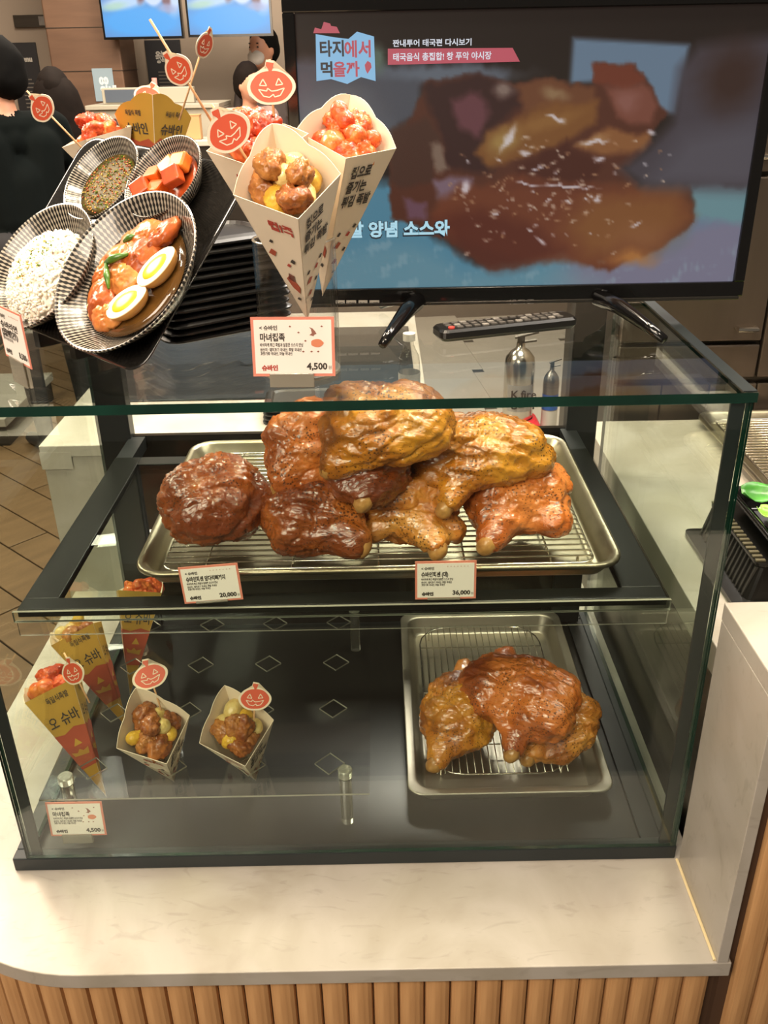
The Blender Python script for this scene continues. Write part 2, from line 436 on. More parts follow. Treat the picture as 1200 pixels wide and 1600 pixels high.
rt = MB().box(0.458, 0.004, 0.812, 1.6, 0.905, 0.86).build('marble_worktop', MARBLE, bevel=0.002)
tag(rt, 'white marble worktop to the right, under the wire racked sheet pan', 'worktop')
ru = thing('undercounter_fridge', 'brushed steel undercounter fridge below the marble worktop on the right', 'fridge', (1.0, 0.45, 0))
MB().box(0.478, 0.02, 0.05, 1.55, 0.89, 0.785).build('body', STEEL, ru, bevel=0.003)
MB().box(0.486, 0.03, 0.785, 1.54, 0.88, 0.8115).build('plinth', GPLAS, ru)
MB().box(0.474, 0.022, 0.784, 0.480, 0.88, 0.789).build('trim_strip', WIRE, ru)
MB().box(0.50, 0.05, 0, 1.5, 0.85, 0.05).build('kick_plate', BPLAS, ru)

cb = thing('steel_cupboard', 'tall brown steel kitchen cupboard behind the television on the right', 'cupboard', (1.05, 1.2, 0))
MB().box(0.52, 0.955, 0.06, 1.7, 1.5, 2.1).build('body', DSTEEL, cb, bevel=0.004)
cdoor = mat('brown_steel_door', '#6d6156', 0.34, 0.75, var=0.25, vscale=1.5, stretch=(8, 1, 1))
d0 = None
for i in range(6):
    x0 = 0.525+i*0.107
    MB().box(x0, 0.938, 0.10, x0+0.1045, 0.956, 0.93).build('lower_door', cdoor, cb, bevel=0.002)
for x0, x1, z0, z1 in ((0.525, 0.835, 0.945, 1.02), (0.525, 0.835, 1.03, 1.37), (0.84, 1.69, 0.945, 1.37), (0.525, 0.80, 1.38, 2.08), (0.81, 1.69, 1.38, 2.08)):
    d = MB().box(x0, 0.936, z0, x1, 0.956, z1).build('upper_door', cdoor, cb, bevel=0.003)
    h = MB(); xm = x1-0.06
    if z1-z0 > 0.2: h.tube([(xm, 0.936, z0+0.03), (xm, 0.915, z0+0.03), (xm+0.04, 0.915, z0+0.03), (xm+0.04, 0.936, z0+0.03)], 0.005, 6); h.build('handle', WIRE, d)
MB().box(0.54, 0.97, 0, 1.68, 1.45, 0.06).build('plinth', BPLAS, cb)

bn = thing('low_bench', 'pale grey low counter on the plank floor far left of the glass case', 'counter', (-2.6, 3.3, 0))
MB().box(-3.6, 2.95, 0.0, -1.75, 3.6, 0.10).build('kick_plate', DSTEEL, bn)
MB().box(-3.6, 2.93, 0.10, -1.74, 3.62, 0.14).build('worktop', mat('pale_grey_top', '#a39c92', 0.4), bn, bevel=0.003)
# ------------------------------------------------------------------ the glass display case
CX0, CX1, CB = -0.556, 0.436, 0.66
case = thing('display_case', 'two level glass food display case with black frame on the marble ledge', 'display case', (-0.06, 0.33, 0.49))
fr = MB()
fr.box(-0.578, 0.0, 0.4905, 0.4375, 0.020, 0.516); fr.box(-0.578, 0.020, 0.4905, -0.552, CB, 0.516); fr.box(0.418, 0.020, 0.4905, 0.4375, CB, 0.516)
fr.box(-0.552, CB-0.03, 0.4905, 0.418, CB, 0.516)
fr.build('base_frame', SEAL, case, bevel=0.002)
MB().box(-0.552, 0.020, 0.4905, 0.418, CB-0.03, 0.506).build('case_floor', mat('dark_grey_floor', '#191816', 0.3, var=0.15), case)
MB().box(0.388, 0.021, 0.506, 0.418, CB-0.03, 0.5135).build('door_track', BLACK, case)
def pane(name, x0, y0, z0, x1, y1, z1, thin, gm=GLASS, em=GEDGE, parent=case):
    m = MB().box(x0, y0, z0, x1, y1, z1)
    big = {'z': (0, 1), 'y': (2, 4), 'x': (3, 5)}[thin]
    m.m = [0 if i in big else 1 for i in range(6)]
    return m.build(name, [gm, em], parent)
pane('front_pane', CX0, 0.0006, 0.5165, CX1-0.0005, 0.0066, 1.2305, 'y')
pane('left_pane', CX0, 0.0070, 0.5165, CX0+0.006, CB-0.01, 1.2305, 'x')
pane('right_pane', CX1-0.0065, 0.0070, 0.5165, CX1-0.0005, CB-0.01, 1.2305, 'x')
pane('top_pane', CX0-0.003, -0.001, 1.2315, CX1+0.003, CB, 1.2435, 'z')
for x0, x1 in ((CX0+0.0065, CX0+0.022), (CX1-0.024, CX1-0.0072)):
    MB().box(x0, 0.0072, 0.5165, x1, 0.0110, 1.2305).build('corner_seal', SEAL, case)
MB().box(CX1-0.0071, 0.0112, 0.5165, CX1-0.0067, 0.024, 1.2305).build('corner_seal', SEAL, case)
MB().box(CX1-0.014, 0.002, 1.2438, CX1+0.0025, CB, 1.2450).build('edge_tape', SEAL, case)
for x0 in (-0.54, 0.352):
    MB().box(x0, CB-0.045, 0.5165, x0+0.058, CB-0.012, 1.2305).build('rear_post', BLACK, case, bevel=0.002)
MB().box(-0.482, CB-0.03, 0.5165, 0.352, CB-0.018, 0.955).build('rear_panel', mat('smoked_panel', '#1c1916', 0.12, spec=0.5, var=0.3, vscale=1.2, stretch=(0.2, 1, 6)), case)
sh = MB()
sh.box(-0.487, 0.012, 0.945, 0.372, 0.040, 0.957); sh.box(-0.487, 0.040, 0.945, -0.440, 0.52, 0.957); sh.box(0.318, 0.040, 0.945, 0.372, 0.52, 0.957); sh.box(-0.440, 0.488, 0.945, 0.318, 0.52, 0.957)
shf = sh.build('shelf_frame', mat('shelf_black', '#0e0f0d', 0.3, spec=0.3, var=0.2), case, bevel=0.001)
for x0 in (-0.487, 0.342): MB().box(x0, 0.50, 0.93, x0+0.03, 0.625, 0.955).build('shelf_bracket', BLACK, case)
pane('shelf_glass', -0.440, 0.040, 0.947, 0.318, 0.488, 0.955, 'z', parent=case)
pane('shelf_lip', -0.492, 0.0070, 0.940, 0.376, 0.0115, 0.9560, 'y', parent=case, em=AEDGE)
pane('price_rail', -0.489, 0.0085, 0.918, 0.374, 0.0105, 0.9400, 'y', ACRYL, AEDGE)
MB().box(-0.44, 0.05, 0.936, -0.30, 0.30, 0.944).build('rail_strip', BLACK, case) if False else None
# ------------------------------------------------------------------ trays, racks
def pan(name, label, cat, x0, y0, x1, y1, z0, h, m, r=0.03, flare=0.012, t=0.0015, group=None, M=None, flange=0.0):
    lo = [(flare+0.004, 0.0), (flare, 0.004), (0.004, h-0.004), (-0.003, h), (-0.006, h-0.003), (-0.004, h-0.007),
          (0.0015, h-0.006)]
    loops = [rrect(x0+flare+0.02, y0+flare+0.02, x1-flare-0.02, y1-flare-0.02, r*0.6, z0+t)]
    for ins, z in ((flare+0.004+t, t), (flare+t, 0.004+t), (0.004+t, h-0.004), (-0.003, h), (-0.007, h-0.002), (-0.007, h-0.007), (0.0, h-0.007), (flare, 0.004), (flare+0.004, 0.0)):
        loops.append(rrect(x0+ins, y0+ins, x1-ins, y1-ins, max(0.004, r-ins), z0+z))
    if flange:
        loops = [loops[0]]
        for ins, z, rr_ in ((flange+flare+0.006, t, .7), (flange+flare, 0.005, .8), (flange+0.004, h-0.004, 1), (flange, h-0.001, 1), (0.002, h, 1), (0, h-0.001, 1), (0, h-0.004, 1), (0.0015, h-0.004, 1), (0.002, h-0.002, 1), (flange-0.001, h-0.003, 1), (flange+flare-0.002, 0.003, .8), (flange+flare+0.006, 0, .7)):
            loops.append(rrect(x0+ins, y0+ins, x1-ins, y1-ins, max(0.006, r*rr_), z0+z))
    loops.append(rrect(x0+flare+0.02, y0+flare+0.02, x1-flare-0.02, y1-flare-0.02, r*0.6, z0))
    b = MB().loft([list(reversed(l)) if False else l for l in loops])
    o = b.build(name, m, smooth=True, origin=((x0+x1)/2, (y0+y1)/2, z0))
    o.modifiers.new('w', 'WEIGHTED_NORMAL')
    return tag(o, label, cat, group)
def rack(name, label, cat, x0, y0, x1, y1, z, along, pitch, r=0.0014, cross=5, feet=0.012, corner=0.02):
    t = thing(name, label, cat, ((x0+x1)/2, (y0+y1)/2, z-feet))
    MB().tube(rrect(x0, y0, x1, y1, corner, z-0.0015, 4), r*1.5, 6, closed=True).build('rim_wire', WIRE, t, smooth=True)
    I = MW[t.name].inverted(); src = None
    n = int(((y1-y0) if along == 'x' else (x1-x0))/pitch)
    for i in range(1, n):
        if along == 'x': p, q = (x0, 0), (x1, 0); off = Vector((0, y0+(y1-y0)*i/n, 0))
        else: p, q = (0, y0), (0, y1); off = Vector((x0+(x1-x0)*i/n, 0, 0))
        if src is None:
            src = MB().tube([(p[0], p[1], z+r), (q[0], q[1], z+r)], r, 6).build('wire', WIRE, None, smooth=True, local=True); src.parent = t
            src.matrix_local = I @ Matrix.Translation(off)
        else: shared(src, 'wire', t, I @ Matrix.Translation(off))
    for i in range(cross):
        f = (i+0.5)/cross
        if along == 'x': p = (x0+(x1-x0)*f, y0, z-r); q = (p[0], y1, z-r)
        else: p = (x0, y0+(y1-y0)*f, z-r); q = (x1, p[1], z-r)
        MB().tube([p, q], r*1.2, 6).build('cross_wire', WIRE, t)
    for fx in (x0+0.02, x1-0.02):
        for fy in (y0+0.02, y1-0.02): MB().tube([(fx, fy, z-0.001), (fx, fy, z-feet+0.0005)], r*1.4, 6).build('foot', WIRE, t)
    return t
SHZ = 0.9575
pan('sheet_pan', 'large aluminium sheet pan on the upper shelf under the pile of glazed hocks', 'sheet pan', -0.335, 0.055, 0.318, 0.515, SHZ, 0.030, ALU, 0.035, 0.014)
rack('cooling_rack', 'chrome wire cooling rack lying in the shelf sheet pan under glazed hocks', 'rack', -0.308, 0.080, 0.290, 0.490, 0.974, 'x', 0.0155, cross=5, feet=0.0145)
FZ = 0.5062
pan('deep_steel_tray', 'stainless steel catering tray with flat rim on the case floor', 'tray', 0.030, 0.092, 0.364, 0.622, FZ, 0.036, INOX, 0.026, 0.012, flange=0.013)
rack('oval_wire_rack', 'oval chrome wire rack inside the stainless catering tray at the bottom', 'rack', 0.068, 0.150, 0.312, 0.585, 0.530, 'y', 0.0128, r=0.0011, cross=3, feet=0.020, corner=0.06)
pan('baking_tray', 'aluminium sheet pan on the right hand marble worktop', 'sheet pan', 0.70, 0.46, 1.30, 0.885, 0.8605, 0.026, ALU, 0.035, 0.013)
rack('baking_rack', 'wire rack inside the sheet pan on the right hand worktop', 'rack', 0.728, 0.485, 1.27, 0.86, 0.876, 'x', 0.0135, cross=4, feet=0.0135)

# ------------------------------------------------------------------ glazed pork hocks
def hock_mat(name, base, dark, pale, glaze, seed):
    m = bpy.data.materials.new(name); m.use_nodes = True
    nt = m.node_tree; N = nt.nodes; L = nt.links; b = N['Principled BSDF']
    tc = N.new('ShaderNodeTexCoord'); mp = N.new('ShaderNodeMapping'); mp.inputs['Location'].default_value = (seed*1.7, seed*0.9, seed*2.3)
    L.new(tc.outputs['Object'], mp.inputs[0])
    n1 = N.new('ShaderNodeTexNoise'); n1.inputs['Scale'].default_value = 13; n1.inputs['Detail'].default_value = 5; n1.inputs['Distortion'].default_value = 0.8
    L.new(mp.outputs[0], n1.inputs[0])
    r1 = N.new('ShaderNodeValToRGB'); e = r1.color_ramp.elements
    e[0].position = 0.34; e[0].color = hx(dark); e[1].position = 0.66; e[1].color = hx(pale)
    q = e.new(0.5); q.color = hx(base); L.new(n1.outputs[0], r1.inputs[0])
    # glaze brushed on: browner sauce patches
    n2 = N.new('ShaderNodeTexNoise'); n2.inputs['Scale'].default_value = 7; n2.inputs['Detail'].default_value = 3; L.new(mp.outputs[0], n2.inputs[0])
    r2 = N.new('ShaderNodeValToRGB'); e = r2.color_ramp.elements; e[0].position = 0.62-glaze*0.34; e[1].position = 0.72-glaze*0.3
    L.new(n2.outputs[0], r2.inputs[0])
    mx = N.new('ShaderNodeMix'); mx.data_type = 'RGBA'; mx.inputs[7].default_value = hx(dark); L.new(r1.outputs[0], mx.inputs[6])
    ml = N.new('ShaderNodeMath'); ml.operation = 'MULTIPLY'; ml.inputs[1].default_value = 0.8; L.new(r2.outputs[0], ml.inputs[0]); L.new(ml.outputs[0], mx.inputs[0])
    # pepper specks
    vo = N.new('ShaderNodeTexVoronoi'); vo.inputs['Scale'].default_value = 230; L.new(tc.outputs['Object'], vo.inputs['Vector'])
    n3 = N.new('ShaderNodeTexNoise'); n3.inputs['Scale'].default_value = 22; L.new(mp.outputs[0], n3.inputs[0])
    ad = N.new('ShaderNodeMath'); ad.operation = 'MULTIPLY_ADD'; ad.inputs[1].default_value = -0.7; ad.inputs[2].default_value = 0.58; L.new(n3.outputs[0], ad.inputs[0])
    lt = N.new('ShaderNodeMath'); lt.operation = 'LESS_THAN'; L.new(vo.outputs['Distance'], lt.inputs[0]); L.new(ad.outputs[0], lt.inputs[1])
    m2 = N.new('ShaderNodeMix'); m2.data_type = 'RGBA'; m2.inputs[7].default_value = hx('#2c1408'); L.new(mx.outputs[2], m2.inputs[6])
    m3 = N.new('ShaderNodeMath'); m3.operation = 'MULTIPLY'; m3.inputs[1].default_value = 0.75; L.new(lt.outputs[0], m3.inputs[0]); L.new(m3.outputs[0], m2.inputs[0])
    L.new(m2.outputs[2], b.inputs['Base Color'])
    b.inputs['Roughness'].default_value = 0.5; b.inputs['Specular IOR Level'].default_value = 0.25; b.inputs['Coat Weight'].default_value = 1.0; b.inputs['Coat Roughness'].default_value = 0.08; b.inputs['Coat IOR'].default_value = 1.75
    b.inputs['Subsurface Weight'].default_value = 0.12; b.inputs['Subsurface Radius'].default_value = (0.012, 0.004, 0.001)
    nb = N.new('ShaderNodeTexNoise'); nb.inputs['Scale'].default_value = 75; nb.inputs['Detail'].default_value = 4; nb.inputs['Distortion'].default_value = 1.2
    mb_ = N.new('ShaderNodeMapping'); mb_.inputs['Scale'].default_value = (0.7, 2.4, 1.4); L.new(tc.outputs['Object'], mb_.inputs[0]); L.new(mb_.outputs[0], nb.inputs[0])
    bp = N.new('ShaderNodeBump'); bp.inputs['Strength'].default_value = 0.5; bp.inputs['Distance'].default_value = 0.004
    L.new(nb.outputs[0], bp.inputs['Height']); L.new(bp.outputs[0], b.inputs['Normal']); L.new(bp.outputs[0], b.inputs['Coat Normal'])
    return m
BONE = mat('cooked_bone_end', '#b98a4c', 0.4, coat=0.5, color2='#8a5626', vscale=40, bump=0.5, bscale=80)
def hock(label, group, c, half, seed, m, yaw=0.0, knob=None, tilt=0.0, extra=()):
    """boned pork hock: thick rolled skin around the shank, cut end showing as a part"""
    rx, ry, rz = (q*1.03 for q in half)
    blobs = [(0, 0, 0, rx*0.90, ry*0.90, rz*0.93), (rx*0.34, ry*0.1, rz*0.10, rx*0.58, ry*0.75, rz*0.80), (-rx*0.38, 0, -rz*0.05, rx*0.56, ry*0.8, rz*0.82),
             (0, -ry*0.25, -rz*0.35, rx*0.8, ry*0.66, rz*0.6)]
    for e in extra: blobs.append(e)
    if knob:
        kx, ky, kz, kr, L = knob; u = Vector((kx, ky, kz)).normalized()
        for f, w in ((1.0, 0.80), (0.72, 0.92), (0.45, 1.1)): blobs.append((kx*f, ky*f, kz*f, kr*w, kr*w, kr*w*0.9))
    rs = np.random.RandomState(seed); st = (0.30+0.2*rs.rand(), 1.1, 0.9)
    folds = [(0.0060, 70, 2, False, (1, 1, 1)), (0.0080, 60, 2, 'crease', (0.6, 1.1, 1.0)), (0.0036, 200, 2, True, st), (0.0013, 520, 2, True, (st[1], st[0]*1.6, 1.0)), (0.0005, 1500, 2, True, (1, 1, 1))]
    M = Matrix.Translation(c) @ Matrix.Rotation(yaw, 4, 'Z') @ Matrix.Rotation(tilt, 4, 'X')
    t = thing('pork_hock', label, 'pork hock', M, group)
    lump('meat', m, blobs, 6, seed, 0.007, folds, t)
    if knob:
        d = u*(Vector((kx, ky, kz)).length+kr*0.60); side = u.cross(Vector((0, 0, 1))).normalized()
        bd = [(0, 0, 0, kr*0.50, kr*0.46, kr*0.56), (side.x*kr*0.24, side.y*kr*0.24, -kr*0.26, kr*0.40, kr*0.40, kr*0.42)]
        o = lump('bone_end', BONE, bd, 3, seed+9, 0.003, [(0.0014, 700, 2, True, (1, 1, 1))], t, Matrix.Translation(d)); o['label'] = 'tan cut bone end'
    return t
HM = [hock_mat('hock_glaze_%d' % i, b, d, p, g, i+3) for i, (b, d, p, g) in enumerate((
    ('#96480c', '#6a2c08', '#b0611a', 0.5), ('#a0500f', '#6c2e07', '#c06c2a', 0.4), ('#bd7428', '#7a3b0b', '#d09040', 0.3), ('#bf6420', '#7c340b', '#d47c3a', 0.3), ('#b36a14', '#7a4008', '#ca8826', 0.3)))]
G = 'glazed pork hocks piled on the shelf pan'
def hc(u, v, z): return at(u, v, z=z)
hock('dark glazed pork hock alone at the left end of the sheet pan', G, hc(335, 778, 1.040), (0.076, 0.068, 0.056), 3, HM[0], 0.15)
hock('dark topped hock with a pink right end, second from left in the bottom row', G, hc(488, 797, 1.034), (0.070, 0.060, 0.054), 21, HM[1], -0.1, (0.062, -0.040, -0.022, 0.026, 0.02))
hock('pale tan peppered hock with a forward bone end, third from left in the bottom row', G, hc(637, 783, 1.034), (0.070, 0.052, 0.048), 34, HM[2], 0.0, (0.034, -0.066, -0.030, 0.023, 0.03), extra=((-0.050, -0.035, -0.028, 0.018, 0.018, 0.018), (0.066, -0.040, -0.030, 0.014, 0.014, 0.014)))
hock('reddish hock with a forward bone end, rightmost in the sheet pan', G, hc(808, 772, 1.036), (0.074, 0.054, 0.048), 45, HM[3], 0.12, (-0.052, -0.068, -0.030, 0.024, 0.03), extra=((0.040, -0.050, -0.022, 0.026, 0.024, 0.022),))
hock('upright peppered orange hock, left in the second tier of the pile', G, hc(480, 700, 1.112), (0.048, 0.054, 0.062), 58, HM[3], 0.5, (-0.046, -0.02, -0.03, 0.020, 0.02), extra=((-0.040, 0.0, 0.02, 0.018, 0.02, 0.03),))
hock('shaded dark hock in the middle of the pile, under the topmost one', G, hc(572, 722, 1.102), (0.062, 0.056, 0.050), 66, HM[0], 0.3, (-0.02, -0.058, -0.02, 0.022, 0.02))
hock('large wrinkled golden brown hock with a hanging bone end, right in the second tier', G, hc(744, 702, 1.108), (0.092, 0.056, 0.050), 73, HM[4], -0.12, (-0.034, -0.062, -0.052, 0.021, 0.03), extra=((0.088, 0.0, -0.012, 0.018, 0.02, 0.02),))
hock('topmost wrinkled golden hock crowning the pile, just under the glass top', G, hc(604, 662, 1.165), (0.086, 0.056, 0.046), 81, HM[4], -0.08, (-0.062, -0.036, -0.040, 0.024, 0.02), extra=((0.030, 0.01, 0.042, 0.024, 0.022, 0.016), (-0.050, 0.005, 0.034, 0.03, 0.024, 0.016)))
G2 = 'peppered pork hocks on the bottom tray'
hock('peppered orange brown hock at the left of the bottom tray', G2, at(720, 1108, z=0.594), (0.062, 0.074, 0.054), 91, HM[4], -0.15, (-0.030, -0.090, -0.030, 0.024, 0.02), extra=((0.0, 0.085, 0.02, 0.016, 0.018, 0.014),))
hock('biggest peppered hock lying across the two others in the bottom tray', G2, at(812, 1078, z=0.650), (0.100, 0.066, 0.050), 102, HM[3], -0.45, (0.020, -0.088, -0.044, 0.022, 0.03), extra=((-0.052, 0.074, 0.012, 0.018, 0.022, 0.014), (0.045, -0.03, -0.01, 0.055, 0.045, 0.04)))
hock('ragged edged brown hock at the right of the bottom tray', G2, at(874, 1126, z=0.586), (0.068, 0.056, 0.042), 113, HM[2], 0.4, (-0.074, -0.036, -0.016, 0.022, 0.02), extra=((-0.03, -0.055, -0.018, 0.022, 0.016, 0.014), (0.03, 0.06, 0.01, 0.02, 0.02, 0.014)))

# ------------------------------------------------------------------ price cards
def price_card(label, BL, X, Uv, w, h, title, price, logo='슈바인', small=2, pumpkin=False, holder=True, logo_col=None, hold_h=0.014):
    M = frame(BL, X, Uv); t = thing('price_card', label, 'price card', M)
    MB().box(0, 0, 0, w, h, 0.0012, M=M).build('card', CARDR, t)
    bt = w*0.035
    MB().box(bt, bt, 0.0012, w-bt, h-bt, 0.0016, M=M).build('face', CARDW, t)
    T = lambda x, y: M @ Matrix.Translation((x*w, y*h, 0.0019))
    text('< 슈바인', h*0.085, T(0.10, 0.79), INK, t, bold=0.0002)
    text(title, h*0.145, T(0.10, 0.61), INK, t, bold=0.00035, fit=w*(0.30 if pumpkin else 0.66 if len(title) > 9 else 0.44))
    text('바삭하게 튀긴 족발과 달콤한 소스의 만남', h*0.07, T(0.10, 0.51), INK, t, bold=0.0001, fit=w*0.52, res=1)
    text('원산지 : 돼지고기 국내산, 족발 국내산\n고춧가루 국내산, 마늘 국내산', h*0.065, T(0.10, 0.43), INK, t, bold=0.0001, fit=w*0.50, res=1)
    text(price, h*0.155, T(0.905, 0.12), INK, t, bold=0.0004, align='RIGHT')
    text('원', h*0.07, T(0.915, 0.125), INK, t)
    text(logo, h*0.10, T(0.11, 0.11), logo_col or INK, t, bold=0.0004)
    if pumpkin:
        pk = [(0.79+0.075*math.cos(a)*(1+0.06*math.cos(5*a)), 0.565+0.068*math.sin(a)) for a in np.linspace(0, 2*PI, 25)[:-1]]
        MB().prism([(x*w, y*h) for x, y in pk], 0.0004, M @ Matrix.Translation((0, 0, 0.0017))).build('pumpkin_print', mat('pumpkin_print', '#cf7b58', 0.6), t)
        wt = [(0.70, 0.70), (0.73, 0.73), (0.72, 0.80), (0.70, 0.83), (0.74, 0.81), (0.77, 0.76), (0.785, 0.72), (0.76, 0.71), (0.745, 0.68), (0.73, 0.69)]
        MB().prism([(x*w, y*h) for x, y in wt], 0.0004, M @ Matrix.Translation((0, 0, 0.0017))).build('witch_print', mat('witch_print', '#8d5a4c', 0.6), t)
        for x, y in ((0.47, 0.84), (0.57, 0.74), (0.85, 0.84), (0.65, 0.60), (0.62, 0.42), (0.72, 0.42), (0.80, 0.42)):
            MB().prism([(x*w, (y-0.012)*h), ((x+0.016)*w, y*h), (x*w, (y+0.02)*h), ((x-0.016)*w, y*h)], 0.0003, M @ Matrix.Translation((0, 0, 0.0017))).build('speck_print', MATS['witch_print'], t)
    else:
        for k in range(7):
            x = 0.53+k*0.055; y = 0.86
            MB().prism([((x-0.01)*w, y*h), ((x+0.01)*w, y*h), (x*w, (y+0.025)*h)], 0.0003, M @ Matrix.Translation((0, 0, 0.0017))).build('speck_print', mat('pink_print', '#b8877c', 0.6), t)
    if holder:
        hb = MB().box(w*0.2, -hold_h, -0.004, w*0.74, h*0.045, -0.0002, M=M); hb.box(w*0.2, -hold_h+0.001, 0.0022, w*0.74, h*0.055, 0.0040, M=M)
        hb.build('holder', [mat('holder_acrylic', '#b3ab9b', 0.12, trans=0.6, spec=0.7)], t, bevel=0.0006)
    return t
UP = Vector((0, 0, 1))
p = Vector((-0.1545, 0.052, 1.258))
price_card('price card reading 4,500, standing on the glass top before the clear cone holder', p, (1, -0.012, -0.012), (0.006, 0.10, 1), 0.099, 0.071, '마녀컵족', '4,500', pumpkin=True, logo_col=RINK)
price_card('price card reading 20,000 at the front left edge of the sheet pan', Vector((-0.2655, 0.0165, 0.9590)), (1, 0, 0.07), (-0.04, 0.06, 1), 0.078, 0.0535, '슈바인학센 앞다리뼈까지', '20,000', hold_h=0.001)
price_card('price card reading 36,000 at the front right edge of the sheet pan', Vector((0.0390, 0.0165, 0.9590)), (1, 0, 0.0), (0, 0.06, 1), 0.080, 0.0555, '슈바인학센 (대)', '36,000', hold_h=0.001)
price_card('price card reading 4,500 low in the left front corner of the case', Vector((-0.524, 0.030, 0.5325)), (1, 0, 0.0), (-0.03, 0.08, 1), 0.086, 0.0640, '마녀컵족', '4,500', pumpkin=True)
b = at(11, 555, z=1.274); r = at(51, 577, z=1.274)
price_card('narrow looking price card at the far left, in front of the rice bowl', b, r-b, (0.0, -0.02, 1), (r-b).length, 0.066, '슈바라면\n(곱빼기)', '8,500', hold_h=0.03)

# ------------------------------------------------------------------ acrylic cone stand on the case floor
st = thing('acrylic_cone_stand', 'clear acrylic plate with diamond holes on four posts', 'display stand', (-0.28, 0.30, FZ))
PX0, PX1, PY0, PY1, PZ, PT = -0.533, -0.030, 0.036, 0.575, 0.598, 0.003
cols = (-0.471, -0.345, -0.220, -0.094); rows = (0.104, 0.240, 0.373, 0.506)
xe = [PX0]+[(a+b)/2 for a, b in zip(cols, cols[1:])]+[PX1]; ye = [PY0]+[(a+b)/2 for a, b in zip(rows, rows[1:])]+[PY1]
mb = MB(); HD = 0.024
for i, cx in enumerate(cols):
    for j, cy in enumerate(rows):
        x0, x1, y0, y1 = xe[i], xe[i+1], ye[j], ye[j+1]
        D = [(cx, cy-HD), (cx+HD, cy), (cx, cy+HD), (cx-HD, cy)]
        Md = [(cx, y0), (x1, cy), (cx, y1), (x0, cy)]; C_ = [(x1, y0), (x1, y1), (x0, y1), (x0, y0)]
        for q in range(4):
            poly = [Md[q], C_[q], Md[(q+1) % 4], D[(q+1) % 4], D[q]]
            mb.add([(a, b, PZ+PT) for a, b in poly], [(0, 1, 2, 3, 4)]); mb.add([(a, b, PZ) for a, b in poly], [(4, 3, 2, 1, 0)])
            a, b = D[q], D[(q+1) % 4]
            mb.add([(a[0], a[1], PZ), (b[0], b[1], PZ), (b[0], b[1], PZ+PT), (a[0], a[1], PZ+PT)], [(0, 1, 2, 3)], 1)
for a, b in (((PX0, PY0), (PX1, PY0)), ((PX1, PY0), (PX1, PY1)), ((PX1, PY1), (PX0, PY1)), ((PX0, PY1), (PX0, PY0))):
    mb.add([(a[0], a[1], PZ), (b[0], b[1], PZ), (b[0], b[1], PZ+PT), (a[0], a[1], PZ+PT)], [(0, 1, 2, 3)], 1)
mb.build('plate', [ACRYL, AEDGE], st)
for px, py in ((-0.068, 0.075), (-0.502, 0.072), (-0.064, 0.545), (-0.502, 0.545)):
    o = MB().lathe([(0.0, FZ+0.0003), (0.010, FZ+0.0003), (0.010, PZ-0.0002), (0, PZ-0.0002)], 16, M=Matrix.Translation((px, py, 0))).build('post', mat('clear_rod', '#d8d5c8', 0.06, trans=0.92, spec=0.8), st, smooth=False)
    MB().lathe([(0, PZ+PT+0.0002), (0.0115, PZ+PT+0.0002), (0.0115, PZ+PT+0.012), (0.010, PZ+PT+0.0135), (0, PZ+PT+0.0135)], 16, M=Matrix.Translation((px, py, 0))).build('cap', mat('clear_cap', '#cfccc0', 0.1, trans=0.7, spec=0.8), o)

# ------------------------------------------------------------------ paper cones with fried bites
CONE_L, CONE_D = 0.200, 0.058
def bite_mat(name, a, b, c):
    return mat(name, a, 0.45, color2=b, vscale=70, spec=0.3, coat=0.45, bump=0.8, bscale=160, sss=0.1)
M_RED = [bite_mat('red_glaze_%d' % i, a, b, 0) for i, (a, b) in enumerate((('#d9642a', '#a52c12'), ('#e07f35', '#b83a16'), ('#c8461c', '#8e2710')))]
M_BRN = [bite_mat('fried_brown_%d' % i, a, b, 0) for i, (a, b) in enumerate((('#a8662c', '#6b3212'), ('#b87a3a', '#7d441a')))]
M_YEL = [bite_mat('potato_%d' % i, a, b, 0) for i, (a, b) in enumerate((('#d9b23e', '#c0902a'), ('#d8c283', '#bfa055')))]
M_PINK = mat('pink_radish', '#d24a45', 0.4, coat=0.4, var=0.15)
BITES = {}
def bite_mesh(kind, i):
    key = (kind, i)
    if key in BITES: return BITES[key]
    rs = random.Random(hash(kind) % 97 + i*7 if False else len(kind)*31+i*7)
    if kind == 'potato': bl = [(0, 0, 0, 0.016, 0.0125, 0.0125), (0.004, 0, 0, 0.013, 0.012, 0.012)]; fo = [(0.0006, 500, 2, False, (1, 1, 1))]
    elif kind == 'cake': bl = [(-0.009, 0, 0, 0.011, 0.011, 0.011), (0.009, 0, 0, 0.011, 0.011, 0.011)]; fo = [(0.0006, 500, 2, False, (1, 1, 1))]
    else:
        bl = [(rs.uniform(-.008, .008), rs.uniform(-.008, .008), rs.uniform(-.005, .005), rs.uniform(.009, .014), rs.uniform(.007, .011), rs.uniform(.006, .010)) for _ in range(5)]
        fo = [(0.0030, 330, 2, False, (1, 1, 1)), (0.0034, 800, 3, True, (1, 1, 1)), (0.0008, 2200, 2, False, (1, 1, 1))]
    p, f = lump_verts(bl, 4, 40+i*13+len(kind), 0.004, fo)
    me = bpy.data.meshes.new('fried_bite'); me.from_pydata([tuple(q) for q in p], [], f); me.shade_smooth()
    BITES[key] = me; return me
def bite(kind, i, M, m, label, group, name='fried_bite', cat='fried bite'):
    me = bite_mesh(kind, i)
    if len(me.materials) == 0: me.materials.append(m)
    o = bpy.data.objects.new(name, me); COL.objects.link(o); o.matrix_world = M
    o.material_slots[0].link = 'OBJECT'; o.material_slots[0].material = m
    return tag(o, label, cat, group)
